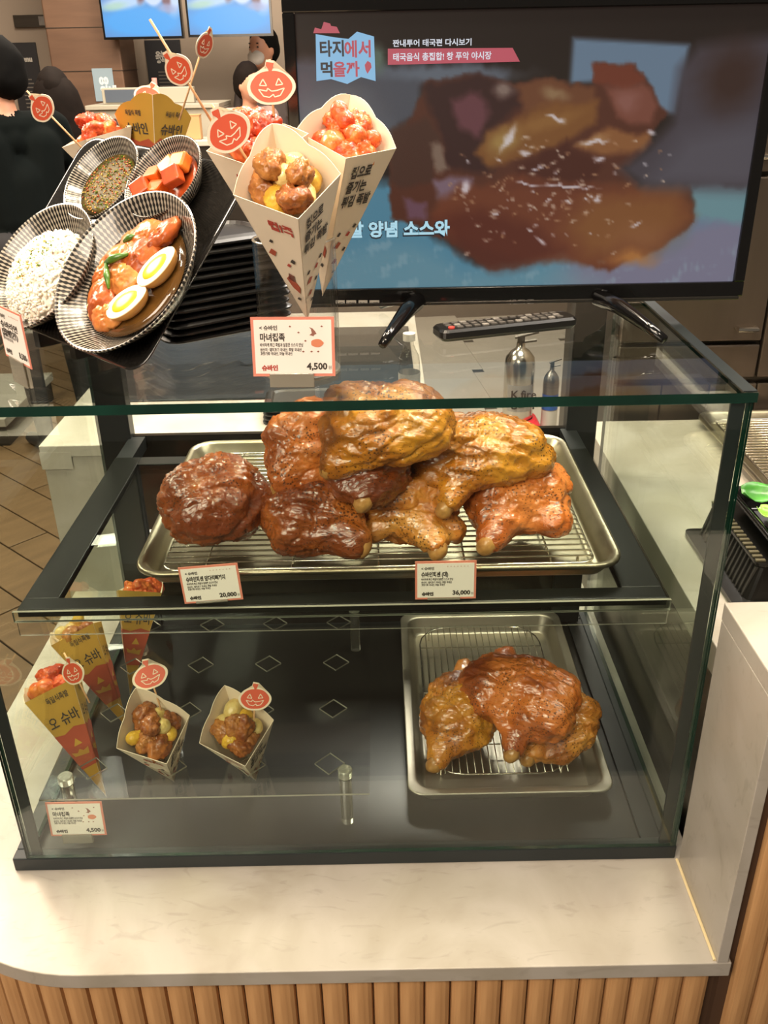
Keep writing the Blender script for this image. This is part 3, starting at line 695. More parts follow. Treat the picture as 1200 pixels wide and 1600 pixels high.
def solve_axis(T, uv, L, near=True):
    d = (_F*F_PX + RI*(uv[0]-600) - UI*(uv[1]-800)).normalized(); w = T-CAM; b = w.dot(d); c = w.length_squared-L*L; disc = b*b-c
    s = b if disc < 0 else (b-math.sqrt(disc) if near else b+math.sqrt(disc))
    if near == 'mid': s = b
    return (CAM+d*s-T).normalized()
def cone(label, T, axis, roll, style, bites, blabel, bgroup, seed, name='paper_cone', L=CONE_L, R=CONE_D, toward=None, back=(2, 3), scallop=1.0):
    """folded paper cone: four tapering sides to a point at T, two back sides with scalloped tops"""
    a = axis.normalized(); tv = toward or (CAM-T); u = (tv-a*tv.dot(a)).normalized(); w = a.cross(u)
    cr, sr = math.cos(roll), math.sin(roll); u, w = u*cr+w*sr, w*cr-u*sr
    M = Matrix(((u.x, w.x, a.x, T.x), (u.y, w.y, a.y, T.y), (u.z, w.z, a.z, T.z), (0, 0, 0, 1)))
    t = thing(name, label, 'paper cone', M, None)
    cor = [Vector((R, 0, L)), Vector((0, R, L)), Vector((-R, 0, L)), Vector((0, -R, L))]     # 0 front, 1 right of axis, 2 back, 3 left
    gold = style == 'gold'
    for q in range(4):
        A, B = cor[q], cor[(q+1) % 4]; n = (A+B); n.z = 0; n.normalize()
        top = []
        isback = q in (1, 2)
        for k in range(13):
            f = k/12; P = A.lerp(B, f)
            if isback:
                g = f if q == 1 else 1-f
                P = P + P.normalized()*scallop*(0.030*math.sin(g*PI/2)**1.2 + 0.005*abs(math.sin(g*PI*2.0))*(1-g*0.3))
            top.append(P)
        tip = Vector((0, 0, 0.002))
        mb = MB(); t_ = 0.0007
        outer = [tip]+top; inner = [p_ - n*t_ for p_ in outer]; m_ = len(outer)
        k0 = 0
        mb.v = [tuple(p_) for p_ in outer+inner]
        for i in range(1, m_-1): mb.f.append((0, i, i+1)); mb.m.append(0)
        for i in range(1, m_-1): mb.f.append((m_, m_+i+1, m_+i)); mb.m.append(1)
        for i in range(m_): j = (i+1) % m_; mb.f.append((i, m_+i, m_+j, j)); mb.m.append(1)
        gface = gold and q in (back if style == 'gold' else ())
        o = mb.build('side', [GOLD if gface else PAPER, PAPER], t, local=True)
        # print on the outside
        mid = (A+B)/2; Y = mid.normalized(); Xd = (B-A).normalized(); O = T*0
        out = Xd.cross(Y)
        if out.dot(n) < 0: Xd = -Xd
        Fm = frame((0, 0, 0), Xd, Y); Fw = M @ Fm; H = mid.length; hw = (B-A).length/2
        def pl(x, y, off=0.0009): return Fw @ Matrix.Translation((x, y, off))
        def poly(pts, m, nm): MB().prism(pts, 0.0003, Fw @ Matrix.Translation((0, 0, 0.0006))).build(nm, m, t)
        if gface:
            def xx(y): return hw*y/H
            y0, y1 = H*0.30, H*0.64
            poly([(-xx(y0)*0.99, y0), (xx(y0)*0.99, y0), (xx(y1)*0.99, y1*0.98), (xx(y1)*0.3, y1*1.02), (-xx(y1)*0.4, y1*0.97), (-xx(y1)*0.99, y1)], BRED, 'red_band')
            poly([(-xx(y0)*0.7, H*0.345), (xx(y0)*0.6, H*0.345), (xx(y0)*0.9, H*0.42), (xx(y0)*0.4, H*0.40), (xx(y0)*0.2, H*0.43), (-xx(y0)*0.2, H*0.40), (-xx(y0)*0.8, H*0.44)], GOLD, 'mouth_print') if False else None
            for pts in ([(-0.012, H*0.42), (0.010, H*0.40), (0.013, H*0.455), (0.004, H*0.44), (-0.001, H*0.465), (-0.006, H*0.44), (-0.015, H*0.46)], [(-0.006, H*0.50), (0.008, H*0.50), (0.001, H*0.56)]):
                MB().prism(pts, 0.0003, Fw @ Matrix.Translation((0, 0, 0.0010))).build('face_print', GOLD, t)
            if 1 in back:
                poly([(-xx(H*.7), H*.64), (xx(H*.7), H*.64), (xx(H*.78), H*.74), (xx(H*.5), H*.79), (0, H*.76), (-xx(H*.5), H*.80), (-xx(H*.78), H*.74)], BRED, 'red_patch')
                text('슈바인', H*0.11, pl(-hw*0.55, H*0.84), INK, t, bold=0.0004, fit=hw*1.1); text('독일식 족발', H*0.055, pl(-hw*0.40, H*1.0), INK, t, bold=0.0002, fit=hw*0.8)
                continue
            text('오 슈바', H*0.115, pl(-hw*0.60, H*0.70), INK, t, bold=0.0003, fit=hw*1.2)
            text('독일식족발', H*0.06, pl(-hw*0.30, H*0.90), INK, t, bold=0.0002, fit=hw*0.9)
        elif q == 0 or (style == 'plainall' and q == 1):
            for k_, (ln_, wd_) in enumerate((('컵으로', 0.80), ('즐기는', 0.80), ('튀김 족발', 1.14))):
                text(ln_, H*0.082, pl(-hw*0.60, H*(0.865-0.094*k_)), INK, t, bold=0.0006, fit=hw*wd_)
            for (x, y, s, mm) in ((0.006, 0.47, 0.0035, RINK), (-0.006, 0.40, 0.005, BRED), (0.008, 0.36, 0.003, INK), (-0.002, 0.28, 0.004, BRED), (0.003, 0.20, 0.0025, INK), (-0.010, 0.48, 0.003, INK), (0.013, 0.52, 0.003, INK)):
                poly([(x-s, H*y-s*.6), (x+s*.3, H*y-s), (x+s, H*y+s*.5), (x, H*y+s)], mm, 'motif_print')
        elif q == 3:
            text('컵!족', H*0.075, pl(-hw*0.10, H*0.84), RINK, t, bold=0.0008)
            poly([(-0.002, H*0.34), (0.006, H*0.30), (0.009, H*0.36), (0.003, H*0.42), (0.006, H*0.46), (-0.001, H*0.45), (-0.007, H*0.41)], BRED, 'witch_print')
            poly([(-0.004, H*0.415), (0.004, H*0.40), (0.006, H*0.46), (-0.001, H*0.47)], mat('brown_print', '#7a4f45', 0.6), 'hat_print')
            for (x, y, s, mm) in ((-0.014, 0.62, 0.006, BRED), (0.012, 0.60, 0.004, INK), (-0.010, 0.72, 0.003, INK), (0.004, 0.55, 0.003, RINK), (0.001, 0.24, 0.003, INK)):
                poly([(x-s, H*y-s*.6), (x+s*.3, H*y-s), (x+s, H*y+s*.5), (x, H*y+s)], mm, 'motif_print')
    rs = random.Random(seed)
    for (kind, i, m, fx, fy, fz, s) in bites:
        E = Matrix.Rotation(rs.uniform(0, 6.28), 4, 'Z') @ Matrix.Rotation(rs.uniform(-0.6, 0.6), 4, 'X') @ Matrix.Rotation(rs.uniform(-0.6, 0.6), 4, 'Y')
        red = m in M_RED; desc = {'chunk': 'rough red glazed fried chunk' if red else 'rough brown fried meat chunk', 'potato': 'smooth round red glazed bite' if red else 'round yellow potato bite', 'cake': 'long red glazed rice cake' if red else 'long pale yellow rice cake'}[kind]
        bite(kind, i, M @ Matrix.Translation((fx, fy, L+fz)) @ E @ Matrix.Scale(s, 4), m, desc+' in '+blabel, bgroup)
    return t, M
def fill(seed, kinds, n=8, R=CONE_D, rise=0.010, inset=0.84):
    rs = random.Random(seed); out = []
    spots = [(0.42, 0), (0.16, 0.30), (0.16, -0.30), (-0.16, 0), (-0.16, 0.48), (-0.16, -0.48), (-0.50, 0.22), (-0.50, -0.22), (-0.06, 0.04), (-0.66, 0.0), (0.05, 0.24), (-0.30, -0.20)]
    for k in range(n):
        x, y = spots[k % 12]; kind, m = rs.choice(kinds) if k >= len(kinds) else kinds[k]
        out.append((kind, rs.randrange(4), m, (x*inset+rs.uniform(-.04, .04))*R, (y*inset+rs.uniform(-.04, .04))*R, -0.013+rise*rs.random()+(0.016 if k in (8, 10, 11) else 0)-0.012*min(0, x), rs.uniform(0.80, 1.0)))
    return out
RED = [('chunk', M_RED[0]), ('chunk', M_RED[1]), ('potato', M_RED[1]), ('chunk', M_RED[2]), ('cake', M_RED[0])]
MIX = [('chunk', M_BRN[0]), ('potato', M_YEL[0]), ('chunk', M_BRN[1]), ('potato', M_YEL[1]), ('chunk', M_BRN[0]), ('cake', M_YEL[0])]
T1 = at(481, 503, y=0.105)
ax = solve_axis(T1, (449, 288), CONE_L)
cone('printed paper cone with yellow and brown bites, front one in the clear holder', T1, ax, 0.10, 'plain', fill(5, [MIX[0], MIX[3], MIX[1], MIX[0], MIX[1], MIX[2], MIX[3], MIX[2], MIX[3]], 12, rise=0.012), 'the front cone of the clear holder', 'bites in the front holder cone', 5)
T2 = T1+Vector((0.016, 0.052, 0.018)); ax2 = solve_axis(T2, (541, 218), CONE_L)
cone('printed paper cone of red glazed bites leaning right in front of the television', T2, ax2, 0.05, 'plain', fill(8, RED, 12, rise=0.016, inset=0.78), 'the right cone of the clear holder', 'bites in the right holder cone', 8)
T3 = T1+Vector((-0.022, 0.060, 0.026)); ax3 = solve_axis(T3, (402, 222), CONE_L)
cone('printed paper cone of orange red bites leaning left behind the front cone', T3, ax3, -0.10, 'plain', scallop=0.12, bites= fill(11, RED, 12, rise=0.018, inset=0.8), blabel='the left cone of the clear holder', bgroup='bites in the left holder cone', seed=11)
# clear tube that holds them
hold = thing('clear_cone_holder', 'clear acrylic tube holding three paper cones on the glass top', 'holder', (T1.x-0.012, 0.113, 1.2452))
R0 = 0.050
prof = [(R0-0.002, 0.0001), (R0, 0.0001), (R0, 0.163), (R0-0.002, 0.163)]
MB().lathe([(R0, 0.0), (R0, 0.163)], 40, M=MW[hold.name]).build('tube', ACRYL, hold, smooth=True)
MB().lathe([(R0-0.003, 0.004), (R0-0.003, 0.163)], 40, M=MW[hold.name]).build('inner_wall', ACRYL, hold, smooth=True)
MB().lathe([(R0-0.003, 0.163), (R0-0.003, 0.1645), (R0, 0.1645), (R0, 0.163)], 40, M=MW[hold.name]).build('rim', AEDGE, hold, smooth=True)
MB().lathe([(0, 0.0001), (R0-0.0005, 0.0001), (R0-0.0005, 0.0035), (0, 0.0035)], 40, M=MW[hold.name]).build('base_disc', AEDGE, hold)

# cones dropped in the diamond holes of the stand
def low(uvT, uvM, near=True, hole=None):
    T = at(uvT[0], uvT[1], z=0.512); return T, solve_axis(T, uvM, CONE_L, near)
T, a_ = low((272, 1222), (240, 1143)); cone('paper cone of brown and yellow bites, second from left on the acrylic stand', T, a_, 0.0, 'plain', fill(15, MIX, 11), 'the second front cone of the stand', 'bites in the second front stand cone', 15); LC2 = (T, a_)
T, a_ = low((400, 1220), (370, 1143)); cone('printed paper cone of fried pork and potato, rightmost in the front row of the stand', T, a_, -0.12, 'plain', fill(19, [MIX[0], MIX[2], MIX[1], MIX[0], MIX[3], MIX[2], MIX[1], MIX[3]], 11), 'the rightmost cone of the stand', 'bites in the rightmost stand cone', 19); LC3 = (T, a_)
T, a_ = low((167, 1246), (106, 1122), 'mid'); cone('gold and red card cone with red bites, leftmost in the front row of the stand', T, a_, 0.59, 'gold', fill(23, RED, 11, rise=0.022), 'the front left gold cone of the stand', 'bites in the front left gold cone', 23, back=(0, 3), scallop=0.8); LC1 = (T, a_)
T, a_ = low((201, 1140), (150, 1045), 'mid'); cone('gold and red card cone of yellow bites behind the leftmost front cone', T, a_, 0.59, 'gold', fill(29, MIX, 11, rise=0.022), 'the middle gold cone of the stand', 'bites in the middle gold cone', 29, back=(0, 3), scallop=0.8); LC4 = (T, a_)
T, a_ = low((203, 1088), (213, 970), 'mid'); cone('gold and red card cone, the rearmost one on the left of the stand', T, a_, -0.74, 'gold', fill(31, RED, 11, rise=0.022), 'the rearmost gold cone of the stand', 'bites in the rearmost gold cone', 31, back=(0, 3), scallop=0.8)

# ------------------------------------------------------------------ pumpkin picks
def pumpkin_outline(s, grow=0.0, n=40):
    pts = []
    for k in range(n):
        a = PI/2 + 2*PI*(k+0.5)/n
        r = 1+0.05*math.cos(2*a)+0.03*abs(math.cos(3*a))
        x, y = math.cos(a)*r*0.60, math.sin(a)*r*0.46
        pts.append((x*s*(1+grow), y*s*(1+grow)))
    pts.append((0.08*s*(1+grow), 0.50*s)); pts.append((0.13*s*(1+grow), (0.66+grow*0.4)*s)); pts.append((-0.10*s, (0.70+grow*0.4)*s)); pts.append((-0.13*s*(1+grow), 0.60*s)); pts.append((-0.06*s*(1+grow), 0.50*s))
    return pts
def pick(label, A, B, f, s, face, spin=0.0):
    """bamboo stick from A (bottom) to B (top) with a printed pumpkin tag at fraction f"""
    d = (B-A).normalized(); z = Vector(face); z = (z-d*z.dot(d)).normalized(); x = d.cross(z)
    P = A.lerp(B, f)
    M = Matrix(((x.x, d.x, z.x, P.x), (x.y, d.y, z.y, P.y), (x.z, d.z, z.z, P.z), (0, 0, 0, 1)))
    t = thing('pumpkin_pick', label, 'food pick', M, None)
    MB().tube([A, B], 0.0014, 8).build('stick', STICK, t, smooth=True)
    K = M @ Matrix.Translation((0, 0, 0.0016)) @ Matrix.Rotation(spin, 4, 'Z')
    g = MB().prism(pumpkin_outline(s, 0.16), 0.001, K).build('tag', PAPER, t)
    MB().prism(pumpkin_outline(s), 0.0002, K @ Matrix.Translation((0, 0, 0.0011))).build('pumpkin_print', ORANGE, g)
    MB().prism([(-x_, y_) for x_, y_ in pumpkin_outline(s)], 0.0002, K @ Matrix.Translation((0, 0, -0.0001)) @ Matrix.Rotation(PI, 4, 'Y')).build('pumpkin_print', ORANGE, g)
    fc = MB(); F2 = K @ Matrix.Translation((0, 0, 0.0014))
    def ring(pts, wd):
        n = len(pts)
        for i in range(n):
            p, q = Vector(pts[i]), Vector(pts[(i+1) % n]); e = (q-p).normalized(); nn = Vector((-e.y, e.x))*wd*s
            fc.prism([tuple(p-nn), tuple(q-nn), tuple(q+nn), tuple(p+nn)], 0.0002, F2)
    for sx in (-1, 1):
        ring([((0.14+0.0)*s*sx, 0.03*s), (0.36*s*sx, 0.05*s), (0.24*s*sx, 0.22*s)], 0.016)
    ring([(-0.40*s, -0.06*s), (-0.15*s, -0.12*s), (-0.12*s, -0.04*s), (0.0, -0.13*s), (0.15*s, -0.12*s), (0.40*s, -0.06*s), (0.26*s, -0.26*s), (0.08*s, -0.30*s), (0.05*s, -0.22*s), (-0.08*s, -0.30*s), (-0.26*s, -0.26*s)], 0.016)
    fc.build('face_print', PAPER, g)
    return t
toC = Vector((0, -0.85, 0.12))
pick('pumpkin pick standing upright in the left holder cone, nearest the television', at(428, 182, y=0.075), at(421, 93, y=0.085), 0.52, 0.0350, (0, -1, 0.1))
pick('pumpkin pick tilted right, stuck low in the front holder cone', at(398, 268, y=0.03), at(331, 163, y=0.03), 0.60, 0.036, (-0.35, -1, 0.05), 0.0)
pick('tall pumpkin pick leaning far left above the left holder cone', at(352, 225, y=0.09), at(234, 30, y=0.06), 0.62, 0.029, (-0.8, -1, 0.1), 0.25)
pick('pumpkin pick seen edge on, crossing behind the tall leaning one', at(280, 188, y=0.46), at(324, 50, y=0.46), 0.86, 0.034, (1.0, -0.28, 0))
pick('pumpkin pick leaning out to the far left over the sauce bowl', at(146, 250, y=0.42), at(42, 142, y=0.42), 0.76, 0.031, (-0.6, -1, 0.1))
pick('pumpkin pick half hidden behind the scalloped gold card', at(224, 180, y=0.545), at(240, 131, y=0.56), 0.55, 0.032, (-0.2, -1, 0))
def tipof(L, k=1.0): return L[0]+L[1]*CONE_L*k
pick('pumpkin pick in the second front cone of the stand', at(252, 1110, z=0.715), at(227, 1032, z=0.775), 0.68, 0.037, (0, -0.8, 0.9), 0.0)
pick('pumpkin pick in the rightmost cone of the stand', at(397, 1125, z=0.715), at(399, 1070, z=0.758), 0.60, 0.033, (0.25, -0.6, 0.9), 0.0)
pick('pumpkin pick slanting over the middle gold cone of the stand', at(140, 1098, z=0.70), at(100, 1020, z=0.765), 0.60, 0.036, (-0.7, -0.7, 0.5), -0.2)

# scalloped gold cones behind the tilted food tray
def upper_gold():
    T = at(247, 345, y=0.52); ax = solve_axis(T, (241, 212), 0.155, 'mid')
    cone('scalloped gold card cone behind the tilted food tray', T, ax, PI, 'gold', [], '', '', 3, back=(1, 2), L=0.155)
    T = at(196, 330, y=0.50); ax = solve_axis(T, (159, 234), CONE_L*0.9, 'mid')
    cone('paper cone of red bites peeking over the sauce bowl', T, ax, -0.3, 'plain', fill(41, RED, 12, rise=0.022), 'the cone peeking over the sauce bowl', 'bites in the cone over the sauce bowl', 41, L=(at(196, 330, y=0.50)-at(159, 234, y=0.44)).length, scallop=0.3)
upper_gold()
# ------------------------------------------------------------------ tilted tray of display food
TP = Vector((-0.278, 0.031, 1.2625)); TN = Vector((-0.45585, -0.58754, 0.66858)); TX = Vector((0.79009, -0.61300, 0)); TY = TN.cross(TX)
TM = Matrix(((TX.x, TY.x, TN.x, TP.x), (TX.y, TY.y, TN.y, TP.y), (TX.z, TY.z, TN.z, TP.z), (0, 0, 0, 1)))
TR = TM @ Matrix.Rotation(math.radians(-5), 4, 'Z')
def tp(x, y, z=0): return TM @ Vector((x, y, z))
BTRAY = mat('speckled_black_tray', '#211f1d', 0.2, spec=0.6, coat=0.3, color2='#0f0e0d', vscale=300)
b = MB(); W, D = 0.352, 0.288
lp = []
for ins, z in ((0.10, 0.003), (0.034, 0.003), (0.014, 0.012), (0.004, 0.017), (0.0, 0.0165), (0.0, 0.0145), (0.012, 0.009), (0.032, 0.0), (0.10, 0.0)):
    lp.append(rrect(-W+ins, ins, -ins, D-ins, max(0.03-ins*0.5, 0.01), z-0.003, 6, TR))
b.loft(lp)
ft = b.build('display_tray', BTRAY, smooth=True, origin=tuple(TR @ Vector((-W/2, D/2, 0))))
tag(ft, 'glossy black tray tilted up on the glass top carrying display bowls', 'tray'); ft.modifiers.new('w', 'WEIGHTED_NORMAL')
es = thing('tray_easel', 'dark wedge easel holding up the tilted black tray', 'stand', (TP.x, TP.y+0.12, 1.2455))
for x in (-0.29, -0.20):
    A = TR @ Vector((x, 0.03, -0.0045)); B_ = TR @ Vector((x, 0.15, -0.0045)); C_ = Vector((B_.x, B_.y, 1.2456)); D_ = Vector((A.x, A.y, 1.2456))
    w = TX*0.006
    MB().add([A-w, B_-w, C_-w, D_-w, A+w, B_+w, C_+w, D_+w], [(0, 1, 2, 3), (7, 6, 5, 4), (0, 4, 5, 1), (1, 5, 6, 2), (2, 6, 7, 3), (3, 7, 4, 0)]).build('side_panel', BPLAS, es)
A = TR @ Vector((-0.17, 0.25, -0.0046)); 
MB().tube([TR @ Vector((-0.284, 0.13, -0.012)), TR @ Vector((-0.206, 0.13, -0.012))], 0.005, 8).build('cross_bar', BPLAS, es)
# crumpled clear film under the tray
fs = []; nx, ny = 26, 10; rs = random.Random(3)
mbf = MB()
for j in range(ny):
    for i in range(nx):
        x = -0.50+0.36*i/(nx-1); y = 0.022+0.10*j/(ny-1)+0.30*max(0, (0.5-i/(nx-1)))
        z = 1.2462+0.010*abs(math.sin(i*1.7+j*0.9))*(j/ny)+0.004*rs.random()*(j/ny)
        mbf.v.append((x, y, z))
for j in range(ny-1):
    for i in range(nx-1): k = j*nx+i; mbf.f.append((k, k+1, k+nx+1, k+nx)); mbf.m.append(0)
fm = mbf.build('clear_film', FILM, smooth=True); tag(fm, 'crumpled clear plastic film lying under the tilted tray', 'plastic film')

def bowl_mat():
    m = bpy.data.materials.new('ribbed_black_glaze'); m.use_nodes = True
    nt = m.node_tree; N = nt.nodes; L = nt.links; b = N['Principled BSDF']
    tc = N.new('ShaderNodeTexCoord'); sp = N.new('ShaderNodeSeparateXYZ'); L.new(tc.outputs['Object'], sp.inputs[0])
    at2 = N.new('ShaderNodeMath'); at2.operation = 'ARCTAN2'; L.new(sp.outputs[1], at2.inputs[0]); L.new(sp.outputs[0], at2.inputs[1])
    nz = N.new('ShaderNodeTexNoise'); nz.inputs['Scale'].default_value = 40; L.new(tc.outputs['Object'], nz.inputs[0])
    mu = N.new('ShaderNodeMath'); mu.operation = 'MULTIPLY_ADD'; mu.inputs[1].default_value = 104; L.new(at2.outputs[0], mu.inputs[0])
    n4 = N.new('ShaderNodeMath'); n4.operation = 'MULTIPLY'; n4.inputs[1].default_value = 1.6; L.new(nz.outputs[0], n4.inputs[0]); L.new(n4.outputs[0], mu.inputs[2])
    si = N.new('ShaderNodeMath'); si.operation = 'SINE'; L.new(mu.outputs[0], si.inputs[0])
    # dashes along the radius
    ln = N.new('ShaderNodeVectorMath'); ln.operation = 'LENGTH'; L.new(tc.outputs['Object'], ln.inputs[0])
    ra = N.new('ShaderNodeMath'); ra.operation = 'MULTIPLY'; ra.inputs[1].default_value = 900; L.new(ln.outputs['Value'], ra.inputs[0])
    s2 = N.new('ShaderNodeMath'); s2.operation = 'SINE'; L.new(ra.outputs[0], s2.inputs[0])
    s3 = N.new('ShaderNodeMath'); s3.operation = 'MULTIPLY_ADD'; s3.inputs[1].default_value = 0.5; L.new(s2.outputs[0], s3.inputs[0]); L.new(si.outputs[0], s3.inputs[2])
    r = N.new('ShaderNodeValToRGB'); e = r.color_ramp.elements; e[0].position = 0.48; e[0].color = hx('#1d1b19'); e[1].position = 0.72; e[1].color = hx('#968d80')
    mr = N.new('ShaderNodeMapRange'); mr.inputs['From Min'].default_value = -1.2; mr.inputs['From Max'].default_value = 1.2; L.new(s3.outputs[0], mr.inputs['Value'])
    L.new(mr.outputs[0], r.inputs[0]); L.new(r.outputs[0], b.inputs['Base Color'])
    b.inputs['Roughness'].default_value = 0.22; b.inputs['Coat Weight'].default_value = 0.5
    return m
BOWLM = bowl_mat()
def bowl(label, x, y, R, H):
    f = R*0.5
    pr = [(0.0, 0.004), (f, 0.004), (f+0.12*R, 0.006), (R*0.80, H*0.55), (R*0.96, H*0.92), (R, H), (R*1.008, H-0.001), (R*1.0, H-0.004), (R*0.82, H*0.42), (R*0.66, 0.0015), (R*0.5, 0.0), (0.0, 0.0)]
    M = TM @ Matrix.Translation((x, y, 0.0008))
    mb = MB(); mb.lathe(pr, 72)
    o = mb.build('bowl', BOWLM, smooth=True, local=True); place(o, M); return tag(o, label, 'bowl', 'black ribbed bowls on the tilted tray'), M
o, MBIG = bowl('large black ribbed bowl with pork and halved eggs', -0.074, 0.113, 0.110, 0.044)
o, MRICE = bowl('black ribbed bowl of rice at the far left', -0.243, 0.100, 0.094, 0.040)
o, MSAU = bowl('small black ribbed bowl of herb and sesame sauce', -0.222, 0.242, 0.064, 0.032)
o, MKIM = bowl('small black ribbed bowl with cubed radish kimchi', -0.104, 0.252, 0.060, 0.032)
def liquid(M, r, z, m, label, cat, dr=0.0):
    ld = MB().lathe([(0.001, z-0.002), (r-0.002, z-0.002), (r, z), (r*0.8, z+0.0004), (0.001, z+0.0006)], 48, cap0=True, cap1=True).build('broth', m, smooth=True, local=True)
    place(ld, M); return tag(ld, label, cat)
liquid(MBIG, 0.0790, 0.0215, mat('amber_broth', '#6d4b22', 0.08, coat=1.0, color2='#3f2a12', vscale=25, trans=0.25), 'amber broth in the large ribbed bowl', 'broth')
liquid(MSAU, 0.0475, 0.0165, mat('herb_sauce', '#5e4c14', 0.5, spec=0.15, color2='#37301a', vscale=140), 'brown herb sauce in the small upper left bowl', 'sauce')
liquid(MKIM, 0.0445, 0.0160, mat('kimchi_juice', '#b0491d', 0.3, coat=0.2, color2='#6e2b12', vscale=60), 'orange kimchi juice in the small upper right bowl', 'kimchi juice')

def scatter(name, m, M, n, shape, rmax, zf, rs, label, cat, colors=None, squash=1.0, cx=0, cy=0):
    d, f = ico(1); mb = MB()
    for k in range(n):
        a = rs.random()*2*PI; q = rmax*math.sqrt(rs.random()); x, y = cx+q*math.cos(a), cy+q*math.sin(a)*squash
        E = Matrix.Translation((x, y, zf(x, y)+rs.uniform(-0.0005, 0.001))) @ Matrix.Rotation(rs.uniform(0, 6.28), 4, 'Z') @ Matrix.Rotation(rs.uniform(-1, 1), 4, 'Y')
        s = rs.uniform(0.8, 1.25)
        mb.add([E @ Vector((p[0]*shape[0]*s, p[1]*shape[1]*s, p[2]*shape[2]*s)) for p in d], f, rs.randrange(len(m)))
    o = mb.build(name, m, smooth=True, local=True); place(o, M); return tag(o, label, cat, kind='stuff')
rs = random.Random(5)
scatter('sesame_and_herbs', [mat('sesame', '#c09a50', 0.8, spec=0.1), mat('chopped_chive', '#4f6a22', 0.8, spec=0.1), mat('chilli_flake', '#a83a1c', 0.5), mat('sesame_dark', '#6e5228', 0.8, spec=0.1)], MSAU, 560, (0.0014, 0.0009, 0.0006), 0.0445, lambda x, y: 0.0172, rs, 'sesame seeds and chopped herbs floating on the sauce', 'garnish')
ricem = [mat('rice_grain', '#f1ece0', 0.35, sss=0.2), mat('rice_grain_b', '#e2dac6', 0.35), mat('furikake_yellow', '#d9c27c', 0.6)]
def rz(x, y): return 0.018+0.034*max(0, 1-(x*x+y*y)/0.0058)
lumpm = lump('rice_core', ricem[0], [(0, 0, 0, 0.066, 0.066, 0.034)], 3, 4, 0.01, [(0.002, 500, 2, False, (1, 1, 1))], M=MRICE @ Matrix.Translation((0.004, -0.006, 0.018)), flat=-0.009)
tag(lumpm, 'packed inside of the white rice mound', 'rice', kind='stuff')
scatter('rice_mound', [ricem[0], ricem[0], ricem[1]], MRICE @ Matrix.Translation((0.004, -0.006, 0)), 1300, (0.0048, 0.0022, 0.0020), 0.067, lambda x, y: 0.018+0.035*math.sqrt(max(0, 1-(x*x+y*y)/0.0045)), rs, 'mound of white rice in the left bowl', 'rice')
scatter('rice_seasoning', [ricem[2], MATS['chopped_chive'], MATS['sesame']], MRICE @ Matrix.Translation((0.004, -0.006, 0.0012)), 420, (0.0016, 0.0011, 0.0009), 0.040, lambda x, y: 0.018+0.035*math.sqrt(max(0, 1-(x*x+y*y)/0.0045)), rs, 'yellow green seasoning sprinkled over the rice', 'seasoning', cx=-0.016, cy=0.014)

# pork, eggs, greens, garlic chips in the big bowl
PORK = [mat('braised_pork_%d' % i, a, 0.42, color2=b_, vscale=60, spec=0.3, coat=0.35, bump=0.5, bscale=120, sss=0.1) for i, (a, b_) in enumerate((('#c2702a', '#944512'), ('#b0561c', '#7c300c'), ('#cf8c48', '#a4521c')))]
pk = [(-0.002, 0.050, .030, .020, 0.3), (0.022, 0.058, .026, .014, 0.9), (-0.022, 0.040, .026, .018, -0.4), (-0.030, 0.014, .028, .018, 0.5), (0.004, 0.022, .030, .022, 1.2), (-0.010, -0.006, .026, .018, 0.2), (-0.034, -0.022, .026, .018, 1.0), (-0.028, -0.044, .024, .018, -0.3), (-0.008, -0.056, .022, .014, 0.4), (-0.046, -0.004, .020, .014, 0.9)]
rs = random.Random(12)
for i, (x, y, a, b_, an) in enumerate(pk):
    p, f = lump_verts([(0, 0, 0, a*0.8, b_*0.9, 0.006), (a*0.35, 0, 0.002, a*0.55, b_*0.75, 0.006), (-a*0.4, 0.004, -0.001, a*0.5, b_*0.75, 0.005)], 4, 60+i, 0.004, [(0.0020, 260, 2, False, (1, 1, 1)), (0.0020, 600, 3, True, (0.5, 1.4, 1)), (0.0006, 1800, 2, False, (1, 1, 1))])
    me = bpy.data.meshes.new('pork_slice'); me.from_pydata([tuple(q) for q in p], [], f); me.shade_smooth(); me.materials.append(PORK[i % 3])
    o = bpy.data.objects.new('pork_slice', me); COL.objects.link(o)
    o.matrix_world = MBIG @ Matrix.Translation((x, y, 0.026+rs.uniform(0, 0.006))) @ Matrix.Rotation(an, 4, 'Z') @ Matrix.Rotation(rs.uniform(-.35, .35), 4, 'X')
    tag(o, ('braised pork slice near the top of the large bowl', 'uppermost braised pork slice by the rim of the large bowl', 'braised pork slice below the short dark scallion bit', 'braised pork slice at the left edge of the broth', 'wide glossy pork slice in the middle beside the upper egg', 'braised pork slice between the two egg halves and the scallion', 'braised pork slice left of the lower egg', 'braised pork slice at the lower left of the broth', 'lowest braised pork slice just below the lower egg', 'narrow braised pork slice under the hanging scallion strip')[i], 'pork slice', 'pork slices in the large bowl')
